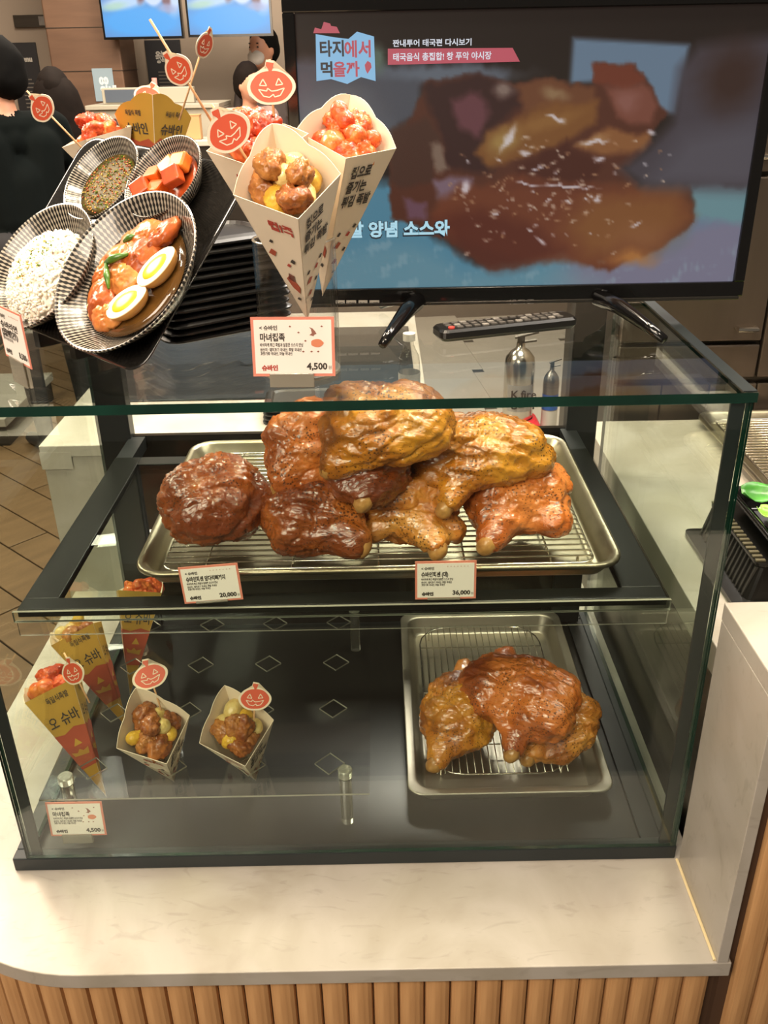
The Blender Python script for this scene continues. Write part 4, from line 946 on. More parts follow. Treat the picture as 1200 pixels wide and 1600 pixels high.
def egg(label, x, y, an, tilt):
    M = MBIG @ Matrix.Translation((x, y, 0.037)) @ Matrix.Rotation(an, 4, 'Z') @ Matrix.Rotation(tilt, 4, 'X')
    t = thing('egg_half', label, 'egg', M)
    n = 40; out = []
    def ring(s, z): return [(s*(0.031*math.cos(2*PI*k/n)+0.003*math.cos(2*PI*k/n)**2), s*0.0205*math.sin(2*PI*k/n), z) for k in range(n)]
    MB().loft([ring(math.cos(q*PI/2/7)+0.0001, -0.019*math.sin(q*PI/2/7)) for q in range(7, -1, -1)], cap0=True, cap1=False).build('brown_skin', mat('egg_skin', '#d79c52', 0.35, sss=0.1, var=0.15), t, smooth=True, local=True)
    MB().loft([ring(0.999, -0.0002), ring(0.97, 0.0010), ring(0.62, 0.0012)], cap0=False, cap1=True).build('egg_white', mat('egg_white', '#f3e3bc', 0.3, sss=0.1, var=0.04), t, local=True)
    MB().loft([ring(0.65, 0.0011), ring(0.62, 0.0022), ring(0.3, 0.0027)], cap0=False, cap1=True).build('yolk', mat('egg_yolk', '#f0bd2a', 0.35, var=0.1, vscale=40), t, smooth=True, local=True)
    return t
egg('halved brown egg at the right of the large bowl', 0.044, 0.012, 1.05, -0.10)
egg('halved brown egg at the bottom of the large bowl', 0.022, -0.038, 0.72, -0.10)
GREEN = mat('scallion_green', '#5d8a2a', 0.35, coat=0.4, color2='#2f5516', vscale=60)
for i, (pts, w) in enumerate((([(-0.040, 0.006, .040), (-0.026, 0.012, .044), (-0.006, 0.022, .042)], .0055), ([(-0.036, 0.004, .042), (-0.024, -0.010, .043), (-0.012, -0.026, .040)], .0042), ([(-0.032, 0.040, .036), (-0.022, 0.046, .039), (-0.012, 0.052, .036)], .004))):
    g = MB().tube([MBIG @ Vector(p) for p in pts], [w*0.6, w, w*0.4], 8).build('scallion', GREEN, smooth=True)
    tag(g, ('bright green scallion strip across the middle of the pork', 'green scallion strip hanging down toward the lower egg', 'short dark green scallion bit at the top of the pork')[i], 'scallion')
rs = random.Random(4)
for i, (x, y) in enumerate(((-0.056, -0.020), (-0.040, -0.058), (-0.026, -0.064), (-0.050, -0.048))):
    g = lump('garlic_chip', mat('garlic_chip', '#e2bf86', 0.45), [(0, 0, 0, .006, .0045, .003)], 2, i+3, .002, [(0.0008, 1300, 2, False, (1, 1, 1))], M=MBIG @ Matrix.Translation((x, y, 0.0262)))
    tag(g, 'small pale garlic piece at the lower edge of the pork', 'garlic', 'garlic pieces in the large bowl')
KIM = [mat('radish_kimchi_%d' % i, a, 0.4, color2=b_, vscale=50, coat=0.2, sss=0.1) for i, (a, b_) in enumerate((('#df6c1c', '#bd450c'), ('#e5842c', '#c85614'), ('#d0561c', '#a2340c')))]
for i, (x, y, an) in enumerate(((-0.022, 0.004, .3), (0.002, 0.014, 1.0), (0.022, 0.000, .6), (-0.006, -0.016, .1), (0.018, 0.022, .2), (-0.024, -0.022, .8))):
    M = MKIM @ Matrix.Translation((x, y, 0.0245+0.004*(i % 3))) @ Matrix.Rotation(an, 4, 'Z') @ Matrix.Rotation(0.3*((i % 3)-1), 4, 'X')
    c = MB().box(-.012, -.011, -.0085, .012, .011, .0085, M=None).build('kimchi_cube', KIM[i % 3], local=True, bevel=0.0025); place(c, M)
    tag(c, 'orange red radish kimchi cube in the small upper right bowl', 'kimchi', 'kimchi cubes in the small bowl')

# ------------------------------------------------------------------ black lids stacked behind the tray, and on the rear counter
def lid_mesh(w, d, h):
    lp = [rrect(-w/2+i, -d/2+i, w/2-i, d/2-i, 0.02, z, 3) for i, z in ((0.02, h*0.55), (0.016, h), (0.006, h*0.75), (0.0, h*0.45), (0.0, h*0.2), (0.004, 0.0), (0.02, 0.0))]
    return MB().loft(lp)
LIDM = mat('matte_black_lid', '#141312', 0.35, var=0.3)
lm = None
for i in range(13):
    M = Matrix.Translation((-0.252+0.0016*(i % 3), 0.345, 1.2455+i*0.0105)) @ Matrix.Rotation(0.63+0.01*((i*7) % 5-2), 4, 'Z')
    if lm is None: lm = lid_mesh(0.20, 0.15, 0.0100).build('container_lid', LIDM, local=True); o = lm
    else: o = lm.copy(); COL.objects.link(o)
    place(o, M); tag(o, 'topmost black container lid of the stack behind the cone holder' if i == 12 else 'lowest black container lid of the stack, flat on the glass top' if i == 0 else 'black plastic container lid within the stack behind the cone holder', 'lid', 'black lids stacked behind the tray')
for i in range(4):
    o = lm.copy(); COL.objects.link(o); place(o, Matrix.Translation((-0.17, 0.985, 0.8612+i*0.0105)) @ Matrix.Rotation(0.02*(i-1), 4, 'Z'))
    tag(o, 'black plastic lid in the low stack on the rear counter', 'lid', 'black lids on the rear counter')

# ------------------------------------------------------------------ television
TVY = 0.315
tvx0, tvx1, tvz0, tvz1 = -0.118, 0.5285, 1.2795, 1.668
tv = thing('television', 'flat black television on splayed feet showing braised pork, on the glass top', 'television', ((tvx0+tvx1)/2, TVY, 1.2455))
MB().box(tvx0+0.02, TVY+0.012, tvz0+0.02, tvx1-0.02, TVY+0.045, tvz1-0.03).build('back_shell', BPLAS, tv, bevel=0.008)
bz = MB(); bw = 0.0155; bb = 0.021
bz.box(tvx0, TVY, tvz0, tvx1, TVY+0.014, tvz0+bb); bz.box(tvx0, TVY, tvz1-bw, tvx1, TVY+0.014, tvz1); bz.box(tvx0, TVY, tvz0+bb, tvx0+bw, TVY+0.014, tvz1-bw); bz.box(tvx1-bw, TVY, tvz0+bb, tvx1, TVY+0.014, tvz1-bw)
bz.build('bezel', GPLAS, tv, bevel=0.0015)
MB().box(tvx0+0.01, TVY-0.003, tvz0-0.004, tvx1-0.006, TVY+0.016, tvz0+0.001).build('lower_trim', mat('chrome_black_trim', '#4b4844', 0.15, 0.8), tv, bevel=0.001)
SX0, SX1, SZ0, SZ1 = tvx0+bw, tvx1-bw, tvz0+bb, tvz1-bw
def smooth_blob(U, V, cx, cy, rx, ry, an=0, soft=0.25):
    c, s = math.cos(an), math.sin(an); x = (U-cx)*c+(V-cy)*s; y = -(U-cx)*s+(V-cy)*c
    q = np.sqrt((x/rx)**2+(y/ry)**2); return np.clip((1+soft-q)/(2*soft), 0, 1)**1.3
def mixc(A, c, w): return A*(1-w[..., None])+np.array([int(c[i:i+2], 16)/255 for i in (1, 3, 5)])*w[..., None]
def vn(U, V, seed, fr, octv=3):
    P = np.stack([U.ravel(), V.ravel(), np.zeros(U.size)], 1); return _noise(P, seed, fr, octv).reshape(U.shape)
def poly_mask(U, V, pts, soft=8.0):
    inside = np.zeros(U.shape, bool); dist = np.full(U.shape, 1e9); n = len(pts)
    for i in range(n):
        (x1, y1), (x2, y2) = pts[i], pts[(i+1) % n]
        c = ((y1 > V) != (y2 > V)); xi = (x2-x1)*(V-y1)/((y2-y1) if abs(y2-y1) > 1e-9 else 1e-9)+x1; inside ^= c & (U < xi)
        dx, dy = x2-x1, y2-y1; t = np.clip(((U-x1)*dx+(V-y1)*dy)/(dx*dx+dy*dy+1e-9), 0, 1); dist = np.minimum(dist, np.hypot(U-x1-t*dx, V-y1-t*dy))
    return np.clip(0.5+np.where(inside, dist, -dist)/(2*soft), 0, 1)
def paint_tv(U, V):
    """picture on the screen: glazed braised pork over rice, a cook's grey sleeve at the right"""
    A = np.zeros(U.shape+(3,))+np.array([0.115, 0.075, 0.062])
    X = (U-217.6)/0.7368; Y = (V-49.7)/0.7364
    w1 = vn(U, V, 3, 0.05); w2 = vn(U, V, 7, 0.05); w3 = vn(U, V, 9, 0.16); w4 = vn(U, V, 12, 0.16)
    Xw = X+w1*13+w3*6; Yw = Y+w2*13+w4*6
    def P(c, pts, soft=9, a=1.0, warp=True):
        nonlocal A; A = mixc(A, c, poly_mask(Xw if warp else X, Yw if warp else Y, pts, soft)*a)
    def B(c, x, y, rx, ry, an=0, soft=.5, a=1.0):
        nonlocal A; A = mixc(A, c, smooth_blob(Xw, Yw, x, y, rx, ry, an, soft)*a)
    P('#4b4d55', [(-330, 60), (0, 90), (400, 105), (395, 150), (120, 160), (110, 240), (-20, 340), (-330, 420)], 22)
    B('#626973', 180, 120, 230, 24, .02, .6, .9); P('#5b6570', [(-330, 150), (-100, 200), (0, 330), (-330, 480)], 60, .7)
    P('#667a8e', [(600, 22), (980, 48), (960, 260), (900, 260), (850, 150), (600, 160)], 10, 1, False)
    P('#4f8197', [(-330, 430), (0, 470), (150, 640), (300, 760), (620, 700), (800, 770), (1000, 660), (1080, 560), (1300, 560), (1300, 960), (-330, 960)], 24)
    P('#7a7488', [(640, 740), (1000, 680), (1060, 600), (1300, 560), (1300, 960), (600, 960)], 70, .95)
    P('#688b92', [(1040, 500), (1300, 500), (1300, 640), (1120, 620), (1060, 600)], 14)
    P('#522a1d', [(-10, 330), (60, 270), (120, 180), (130, 140), (260, 130), (430, 150), (560, 140), (680, 170), (680, 105), (800, 105), (850, 160), (900, 230), (940, 260), (880, 330), (900, 360), (800, 430), (870, 490), (1040, 500), (1060, 620), (1000, 690), (800, 790), (560, 740), (480, 770), (350, 780), (240, 700), (150, 640), (0, 590)], 7)
    P('#351b1a', [(120, 150), (300, 130), (430, 160), (440, 230), (330, 300), (370, 430), (200, 430), (170, 330)], 14)
    P('#64393f', [(210, 200), (300, 180), (330, 230), (300, 320), (230, 290)], 14)
    P('#452920', [(0, 300), (130, 260), (170, 340), (150, 470), (40, 500), (0, 470)], 12)
    P('#7a6354', [(128, 340), (165, 345), (210, 430), (165, 440)], 8); P('#775f6b', [(150, 465), (290, 450), (280, 540), (190, 560)], 12); P('#674552', [(50, 530), (130, 545), (120, 600), (60, 590)], 10)
    P('#6a3f27', [(430, 160), (560, 140), (680, 180), (690, 230), (560, 240), (450, 250)], 10); B('#8b6c4c', 550, 192, 40, 22, 0, .6); B('#7f6a60', 385, 175, 36, 26, 0, .5)
    P('#7a4d26', [(330, 300), (440, 260), (560, 220), (700, 220), (690, 300), (520, 370), (430, 410), (360, 420), (290, 370)], 12); B('#a08148', 385, 335, 46, 40, -.3, .7, .9); B('#8e6233', 520, 285, 110, 22, -.25, .6, .8)
    P('#6c3322', [(670, 108), (790, 105), (850, 160), (790, 182), (680, 165)], 8); P('#774436', [(720, 180), (840, 170), (900, 240), (880, 290), (760, 270)], 12); B('#8a5a50', 790, 215, 40, 30, .3, .5, .8)
    P('#471f16', [(440, 430), (600, 330), (640, 370), (740, 430), (700, 480), (440, 470)], 14)
    P('#875631', [(640, 360), (740, 315), (890, 320), (870, 370), (740, 400)], 12); B('#a87f56', 690, 350, 46, 12, -.1, .6, .8)
    P('#6a3520', [(250, 480), (440, 460), (700, 490), (1000, 500), (1050, 600), (980, 690), (800, 790), (480, 750), (330, 700), (160, 640), (140, 580)], 16)
    P('#805029', [(700, 530), (1000, 510), (1040, 610), (950, 700), (700, 740), (620, 640)], 50, .9); P('#521f15', [(160, 600), (330, 560), (520, 640), (600, 730), (480, 770), (350, 780), (240, 700)], 30, .8)
    B('#5a2a1c', 600, 500, 200, 16, .05, .7, .7); B('#b07338', 870, 750, 70, 26, 0, .7, .9); B('#8b5a38', 900, 680, 110, 50, 0, .8, .6)
    P('#453e45', [(955, 120), (1010, 50), (1300, 20), (1300, 515), (870, 495), (790, 440), (880, 370), (950, 290)], 26, .97, False)
    B('#35201a', 1130, 150, 100, 110, .1, .6, .9); P('#555159', [(1000, 330), (1300, 280), (1300, 515), (900, 490)], 50, .8, False)
    P('#74949c', [(-330, 700), (100, 690), (260, 800), (600, 770), (760, 830), (760, 960), (-330, 960)], 40, .45)
    A = mixc(A, '#8fa6ae', np.clip((vn(U, V, 5, 0.16, 2)-0.25)*1.8, 0, 1)*poly_mask(X, Y, [(-330, 560), (140, 670), (350, 800), (700, 760), (900, 800), (1300, 700), (1300, 960), (-330, 960)], 20)*0.4)
    rs = random.Random(6)
    for k in range(150):
        x, y = rs.gauss(560, 190), rs.gauss(520, 110)
        if not (200 < x < 980 and 330 < y < 740): continue
        s = rs.uniform(2.5, 6); B(rs.choice(('#c8b09c', '#a87c5c', '#d9cfd0')), x, y, s*rs.uniform(1, 2.4), s*.8, rs.uniform(-.6, .6), .6, .8)
    for x, y, rx, ry, an in ((480, 490, 34, 4, .1), (620, 497, 90, 4, .06), (510, 430, 22, 5, -.5), (700, 355, 40, 6, .1), (890, 315, 14, 10, 0), (725, 545, 16, 8, 0), (530, 685, 22, 5, .6), (860, 635, 20, 5, -.7), (265, 490, 10, 26, .2), (560, 270, 30, 6, .2), (400, 330, 10, 40, .3), (465, 380, 18, 10, 0), (720, 410, 20, 8, .3)):
        B('#d6cdd2', x, y, rx, ry, an, .5, .85)
    B('#5d7062', -30, 70, 30, 46, 0, .5, .9)
    return A*0.90
def screen(name, x0, x1, z0, z1, y, nx, nz, painter, UW, VH, strength, parent):
    xs = np.linspace(x0, x1, nx+1); zs = np.linspace(z1, z0, nz+1)
    X, Z = np.meshgrid(xs, zs); U, V = np.meshgrid(np.linspace(0, UW, nx+1), np.linspace(0, VH, nz+1))
    c = painter(U, V); c = np.where(c <= 0.04045, c/12.92, ((np.clip(c, 0, 1)+0.055)/1.055)**2.4)
    v = [(x, y, z) for x, z in zip(X.ravel(), Z.ravel())]; W_ = nx+1
    f = [(j*W_+i, (j+1)*W_+i, (j+1)*W_+i+1, j*W_+i+1) for j in range(nz) for i in range(nx)]
    m = bpy.data.materials.get('screen_light_%s' % painter.__name__)
    if m is None:
        m = bpy.data.materials.new('screen_light_%s' % painter.__name__); m.use_nodes = True; N = m.node_tree.nodes; b = N['Principled BSDF']
        at_ = N.new('ShaderNodeAttribute'); at_.attribute_name = 'picture'
        b.inputs['Base Color'].default_value = (0.01, 0.01, 0.01, 1); b.inputs['Roughness'].default_value = 0.25
        m.node_tree.links.new(at_.outputs['Color'], b.inputs['Emission Color']); b.inputs['Emission Strength'].default_value = strength
    mb = MB().add(v, f); o = mb.build(name, m, parent, smooth=True)
    a = o.data.color_attributes.new('picture', 'FLOAT_COLOR', 'POINT')
    a.data.foreach_set('color', np.concatenate([c.reshape(-1, 3), np.ones((c.size//3, 1))], 1).ravel())
    return o
screen('screen', SX0, SX1, SZ0, SZ1, TVY+0.006, 226, 134, paint_tv, 1130, 670, 1.0, tv)
def emis(name, c, s=1.0):
    return mat(name, (0.01, 0.01, 0.01, 1), 0.4, emit=c, estr=s)
# graphics on the screen (screen units of the photo crop, 35..1165 across, 45..715 down)
def spt(px, py, off=0.0): 
    q = at(440+px*760/1200, py*500/789, y=TVY+0.005); return Vector((q.x, TVY+0.0052-off, q.z))
def spoly(pts, m, nm, off): MB().add([spt(*p_, off=off) for p_ in pts], [tuple(range(len(pts)))]).build(nm, m, tv)
def stext(body, px, py, px2, hpx, m, off, bold=0.0006, nm='screen_text'):
    a = spt(px, py, off); b_ = spt(px2, py, off); M = frame(a, (1, 0, 0), (0, 0, 1)); s = (spt(px, py-hpx).z-a.z)
    return text(body, s*1.12, M, m, tv, nm, bold, fit=abs(b_.x-a.x))
E_BL, E_RED, E_DK, E_WH, E_CY = emis('screen_pale_blue', '#7fb2d6'), emis('screen_rose', '#b04b5a'), emis('screen_dark', '#22242c'), emis('screen_white', '#d4d8e2'), emis('screen_ice', '#a9d3e2')
spoly([(84, 84), (130, 92), (165, 96), (186, 78), (228, 90), (232, 200), (196, 190), (162, 207), (122, 195), (86, 200)], E_BL, 'logo_panel', 0.0002)
spoly([(78, 82), (82, 68), (98, 72), (104, 54), (120, 58), (122, 64), (136, 66), (144, 82)], E_RED, 'logo_boat', 0.0002)
stext('타지', 93, 136, 152, 38, E_DK, 0.0004, 0.0006); stext('에서', 154, 138, 219, 40, E_RED, 0.0004, 0.0006)
stext('먹', 95, 186, 124, 36, E_DK, 0.0004, 0.0006); stext('을까', 127, 186, 192, 36, E_RED, 0.0004, 0.0006)
spoly([(205, 160), (212, 150), (220, 155), (222, 166), (212, 182), (207, 172)], E_RED, 'logo_pin', 0.0003)
stext('짠내투어 태국편 다시보기', 274, 114, 468, 17, E_WH, 0.0003, 0.0002)
spoly([(262, 120), (570, 118), (588, 152), (262, 160)], E_RED, 'caption_bar', 0.0002)
stext('태국음식 총집합! 창 푸악 야시장', 274, 149, 516, 19, E_WH, 0.0004, 0.0002)
stext('족발 양념 소스와', 128, 585, 416, 38, E_DK, 0.0002, 0.0020); stext('족발 양념 소스와', 127, 583, 414, 37, E_CY, 0.0004, 0.0009)
stext('KLEINZ', 561, 747, 620, 12, mat('silver_print', '#c9c6bf', 0.4, 0.5), 0.0060, 0.0003, 'maker_name')
for i, (a, b_) in enumerate(((134, 156), (160, 184), (190, 212), (217, 241))):
    spoly([(a, 752), (a, 738), (b_, 738), (b_, 752)], mat('grey_sticker', '#a8a49c', 0.5), 'spec_sticker', 0.0058)
    stext(('HD', 'HDMI', 'Dolby', 'USB')[i], a+3, 749, b_-3, 8, INK, 0.0061, 0.0001, 'sticker_print')
for sx, x, xt in ((-1, 0.055, 0.002), (1, 0.318, 0.384)):
    ft_ = MB()
    for yy, x2 in ((TVY-0.120, xt), (TVY+0.100, xt)):
        A = Vector((x, TVY+0.012+(-0.012 if yy < TVY else 0.014), tvz0+0.002)); B_ = Vector((x2, yy, 1.2522))
        pts = [A, A.lerp(B_, 0.35)+Vector((0, 0, 0.006)), A.lerp(B_, 0.75)+Vector((0, 0, 0.003)), B_]
        ft_.tube(pts, [0.0125, 0.0115, 0.0085, 0.0062], 8)
    ft_.build('foot', GPLAS, tv, smooth=True)

# remote control lying under the television
RM = frame((0.078, 0.240, 1.2458), (0.955, 0.295, 0), (-0.295, 0.955, 0))
rmt = thing('remote_control', 'black remote control with a red power button lying under the television', 'remote control', RM)
MB().loft([rrect(0.004, -0.018, 0.206, 0.018, 0.008, 0.0, 4, RM), rrect(0, -0.022, 0.21, 0.022, 0.010, 0.005, 4, RM), rrect(0, -0.022, 0.21, 0.022, 0.010, 0.013, 4, RM), rrect(0.003, -0.019, 0.207, 0.019, 0.009, 0.0165, 4, RM)]).build('body', BPLAS, rmt, smooth=False)
bk = None
for i in range(14):
    for j in range(3):
        if 6 < i < 9 and j == 1: continue
        x, y = 0.018+i*0.0128, -0.011+j*0.011
        if i == 0 and j == 0:
            MB().lathe([(0, 0.0166), (0.0046, 0.0166), (0.0046, 0.0186), (0, 0.0189)], 12, M=RM @ Matrix.Translation((x, y, 0))).build('power_button', mat('red_button', '#c8453c', 0.4), rmt)['label'] = 'round red power button'
            continue
        MB().box(x-0.0042, y-0.0033, 0.0166, x+0.0042, y+0.0033, 0.0184, M=RM).build('button', mat('grey_key', '#5e5a56', 0.3) if (i*3+j) % 4 else mat('pale_key', '#8f8a84', 0.3), rmt)

# ------------------------------------------------------------------ bottles behind
cl = thing('clear_bottle', 'clear plastic bottle with a white cap standing behind the glass case', 'bottle', (0.062, 0.93, 0.8612))
BM = MW[cl.name]
MB().lathe([(0, 0.0), (0.022, 0.0), (0.024, 0.004), (0.024, 0.13), (0.022, 0.15), (0.012, 0.172), (0.0105, 0.178), (0.0105, 0.19)], 24, M=BM).build('body', glass_mat('bottle_plastic', (0.86, 0.85, 0.83, 1), 1.45), cl, smooth=True)
MB().lathe([(0.0245, 0.05), (0.0245, 0.115)], 24, M=BM).build('label', mat('grey_label', '#b5aea4', 0.5, trans=0.3), cl, smooth=True)
MB().lathe([(0, 0.186), (0.0135, 0.186), (0.0135, 0.202), (0, 0.203)], 20, M=BM).build('cap', mat('white_cap', '#ddd8d0', 0.4), cl)
def extinguisher(label, px, z0pt, h, r, red=True, blue=False):
    t = thing('fire_extinguisher', label, 'fire extinguisher', z0pt); M = MW[t.name]
    MB().lathe([(0, 0.025), (r*0.9, 0.025), (r, 0.035), (r, h*0.80), (r*0.92, h*0.86), (r*0.6, h*0.92), (r*0.3, h*0.95), (r*0.26, h)], 32, M=M).build('cylinder', WIRE if red else STEEL, t, smooth=True)
    v = MB().tube([M @ Vector((0, 0, h*0.95)), M @ Vector((0, 0, h*1.06))], r*0.25, 10)
    v.tube([M @ Vector((-r*0.4, 0, h*1.05)), M @ Vector((r*1.1, 0, h*1.10))], r*0.14, 6); v.tube([M @ Vector((-r*0.2, 0, h*1.0)), M @ Vector((r*1.0, 0, h*1.02))], r*0.12, 6)
    v.build('valve', DSTEEL, t)
    if red:
        MB().loft([rrect(-r*1.75, -r*1.5, r*1.65, r*1.5, r*0.5, 0.001, 5, M), rrect(-r*1.7, -r*1.45, r*1.6, r*1.45, r*0.5, h*0.17, 5, M), rrect(-r*1.25, -r*1.15, r*1.25, r*1.15, r*0.9, h*0.26, 5, M), rrect(-r*1.02, -r*1.02, r*1.02, r*1.02, r*0.95, h*0.265, 5, M), rrect(-r*1.01, -r*1.01, r*1.01, r*1.01, r*0.95, h*0.06, 5, M)]).build('base', mat('red_stand', '#c2222f', 0.35, coat=0.3), t)['label'] = 'red plastic base'
        lb = MB(); nn = 10
        vs_ = []
        for k in range(nn+1):
            a = -PI/2-0.95+1.9*k/nn
            for z in (h*0.36, h*0.62): vs_.append(M @ Vector((r*1.006*math.cos(a), r*1.006*math.sin(a), z)))
        lb.add(vs_, [(2*k, 2*k+2, 2*k+3, 2*k+1) for k in range(nn)]).build('label', mat('silver_label', '#a9a59f', 0.4, 0.3), t)
        text('K.fire', h*0.11, M @ Matrix.Translation((-r*0.66, -r*1.02, h*0.50)) @ Matrix.Rotation(PI/2, 4, 'X'), INK, t, bold=0.001)
        text('강화액', h*0.085, M @ Matrix.Translation((-r*0.66, -r*1.02, h*0.40)) @ Matrix.Rotation(PI/2, 4, 'X'), INK, t, bold=0.002)
    if blue:
        MB().lathe([(r*1.01, h*0.46), (r*1.01, h*0.66)], 24, M=M).build('blue_band', mat('blue_band', '#2c5aa8', 0.4), t, smooth=True)
        MB().lathe([(r*1.01, h*0.05), (r*1.01, h*0.45)], 24, M=M).build('label', mat('pale_label', '#c9c4ba', 0.5), t, smooth=True)
    return t
q = at(806, 690, z=0); extinguisher('stainless fire extinguisher in a red base on the kitchen floor', 0, (q.x, q.y, 0.0), 0.47, 0.068)
q = at(856, 693, z=0); extinguisher('small extinguisher with a blue band beside the black rear post', 0, (q.x, q.y+0.02, 0.0), 0.36, 0.036, False, True)

# ------------------------------------------------------------------ things on the right worktop
bx = thing('ribbed_black_box', 'black ribbed plastic container on the right worktop', 'box', (0.70, 0.24, 0.8605))
bxl = []
x0, y0, x1, y1 = 0.512, 0.118, 1.0, 0.365
for i, z in ((0.02, 0.0), (0.0, 0.004), (0.0, 0.010), (0.020, 0.012), (0.034, 0.062), (0.030, 0.066), (0.030, 0.070), (0.05, 0.070)):
    bxl.append(rrect(x0+i, y0+i*0.6, x1-i, y1-i*0.6, 0.012, 0.8606+z, 4))
MB().loft(bxl).build('body', BPLAS, bx, bevel=0.0)
I = MW[bx.name].inverted(); rb = None
for k in range(16):
    yy = y0+0.026+k*0.0128
    m = MB().box(x0+0.018, yy, 0.8725, x0+0.024, yy+0.004, 0.9225, M=None)
    for i in (4, 5, 6, 7): v = m.v[i]; m.v[i] = (v[0]+0.014, v[1], v[2])
    m.build('rib', mat('grey_black_rib', '#2b2a28', 0.35), bx)
    MB().box(x0+0.031, yy, 0.9310, x0+0.045, yy+0.006, 0.9335).build('rim_notch', mat('olive_notch', '#57513d', 0.5), bx)
vt = pan('vegetable_tray', 'black tray of salad greens beside the ribbed box on the right', 'tray', 0.566, 0.080, 1.02, 0.325, 0.9335, 0.034, GPLAS, 0.02, 0.015)
rs = random.Random(9)
LET = [mat('lettuce_%d' % i, a, 0.4, coat=0.2, color2=b_, vscale=40, sss=0.1) for i, (a, b_) in enumerate((('#86b53c', '#5c8a24'), ('#c9c04a', '#8fa035'), ('#4f9a3c', '#2f6d22')))]
for k in range(72):
    x, y = rs.uniform(0.590, 0.98), rs.uniform(0.110, 0.295); s = rs.uniform(0.018, 0.034); mb = MB(); n = 7
    E = Matrix.Translation((x, y, 0.953+rs.uniform(0, 0.018))) @ Matrix.Rotation(rs.uniform(0, 6.28), 4, 'Z') @ Matrix.Rotation(rs.uniform(-0.6, 0.6), 4, 'X')
    vv = []
    for i in range(n):
        for j in range(n):
            u, v = i/(n-1)*2-1, j/(n-1)*2-1; w = math.sqrt(max(0.05, 1-0.8*u*u)); vv.append(E @ Vector((u*s, v*s*0.7*w, 0.25*s*(u*u+v*v)+0.12*s*math.sin(5*v+3*u+k)*abs(v))))
    mb.add(vv, [(i*n+j, (i+1)*n+j, (i+1)*n+j+1, i*n+j+1) for i in range(n-1) for j in range(n-1)])
    o = mb.build('lettuce_leaf', LET[k % 3], smooth=True); sm = o.modifiers.new('s', 'SOLIDIFY'); sm.thickness = 0.0008
    tag(o, 'crinkled green lettuce leaf in the black salad tray', 'lettuce leaf', 'salad leaves in the black tray')
# ------------------------------------------------------------------ far background
def wall_poster(nm, label, cat, px0, py0, px1, py1, y, m, th=0.01):
    a = at(px0, py0, y=y); b_ = at(px1, py1, y=y)
    t = thing(nm, label, cat, ((a.x+b_.x)/2, y, b_.z)); MB().box(a.x, y-th, b_.z, b_.x, y-0.001, a.z).build('board', m, t, bevel=0.002); return t, a, b_
NAVY = mat('menu_black', '#1b1a1d', 0.45); CHALK = mat('menu_chalk', '#b9b3a8', 0.7); DIM = mat('menu_dim', '#6e675e', 0.7)
for (label, p0, p1, head) in (('black menu board on the far wall left of the copper column', (13, 67), (76, 186), 'Menu'), ('black menu board on the far wall below the two screens', (226, 63), (292, 166), '오늘의\n정식')):
    t, a, b_ = wall_poster('menu_board', label, 'menu board', *p0, *p1, 6.199, NAVY, 0.02)
    w = b_.x-a.x; h = a.z-b_.z
    text(head, h*0.09, Matrix.Translation((a.x+w*0.28, 6.176, a.z-h*0.24)) @ Matrix.Rotation(PI/2, 4, 'X'), CHALK, t, bold=0.003)
    for k in range(9):
        z = a.z-h*(0.48+0.052*k); MB().box(a.x+w*0.3, 6.1765, z, a.x+w*(0.66+0.05*(k % 3)), 6.1785, z+h*0.016).build('menu_line', DIM, t)
# the two hung screens
def paint_apron(U, V):
    A = np.zeros(U.shape+(3,))+np.array([0.36, 0.55, 0.78])
    n = vn(U, V, 4, 0.02); Un = U+n*10; Vn = V+n*8
    A = mixc(A, '#6f8fc0', smooth_blob(Un, Vn, 60, 40, 60, 50, 0, .3)); A = mixc(A, '#3c3f55', smooth_blob(Un, Vn, 80, 20, 44, 40, .2, .4)*0.9)
    A = mixc(A, '#8f9a78', smooth_blob(Un, Vn, 150, 6, 30, 26, 0, .5)*0.7)
    A = mixc(A, '#a9c4e8', smooth_blob(U, V, 130, 55, 46, 26, 0, .1))
    A = mixc(A, '#49a0e6', smooth_blob(Un, V, 180, 150, 210, 50, 0, .3)); A = mixc(A, '#b9d2ee', smooth_blob(Un, V, 110, 92, 110, 20, -.1, .4)*0.9)
    A = mixc(A, '#a7cbb0', smooth_blob(Un, V, 60, 104, 56, 12, -.1, .5)*0.7)
    A = mixc(A, '#bcd0ee', smooth_blob(Un, V, 330, 60, 40, 70, 0, .3))
    A = mixc(A, '#7a5a63', smooth_blob(U, V, 296, 60, 24, 60, -.15, .25)); A = mixc(A, '#7a5a63', smooth_blob(U, V, 195, 62, 20, 40, .6, .3))
    A = mixc(A, '#c3d4f2', smooth_blob(U, V, 242, 50, 52, 56, 0, .12)); A = mixc(A, '#6d4b50', smooth_blob(U, V, 238, -2, 38, 30, 0, .2))
    A = mixc(A, '#9aa6cc', smooth_blob(U, V, 300, 112, 44, 14, .05, .4)*0.8)
    return A
for i, (p0, p1) in enumerate((((155, -16), (284, 56)), ((290, -18), (423, 52)))):
    y = 5.4; a = at(*p0, y=y); b_ = at(*p1, y=y); a.z += 0.10 if i else 0.10; 
    t = thing('hanging_screen', 'left one of the two bright blue screens hung under the ceiling' if i == 0 else 'right one of the two bright blue screens hung under the ceiling', 'screen', ((a.x+b_.x)/2, y, b_.z))
    MB().box(a.x-0.012, y+0.001, b_.z-0.014, b_.x+0.012, y+0.05, a.z+0.012).build('housing', GPLAS, t)
    screen('picture', a.x, b_.x, b_.z, a.z, y, 70, 48, paint_apron, 355, 155+40, 1.15, t)
    MB().tube([((a.x+b_.x)/2, y+0.03, a.z), ((a.x+b_.x)/2, y+0.03, 3.2)], 0.02, 8).build('ceiling_pole', DSTEEL, t)
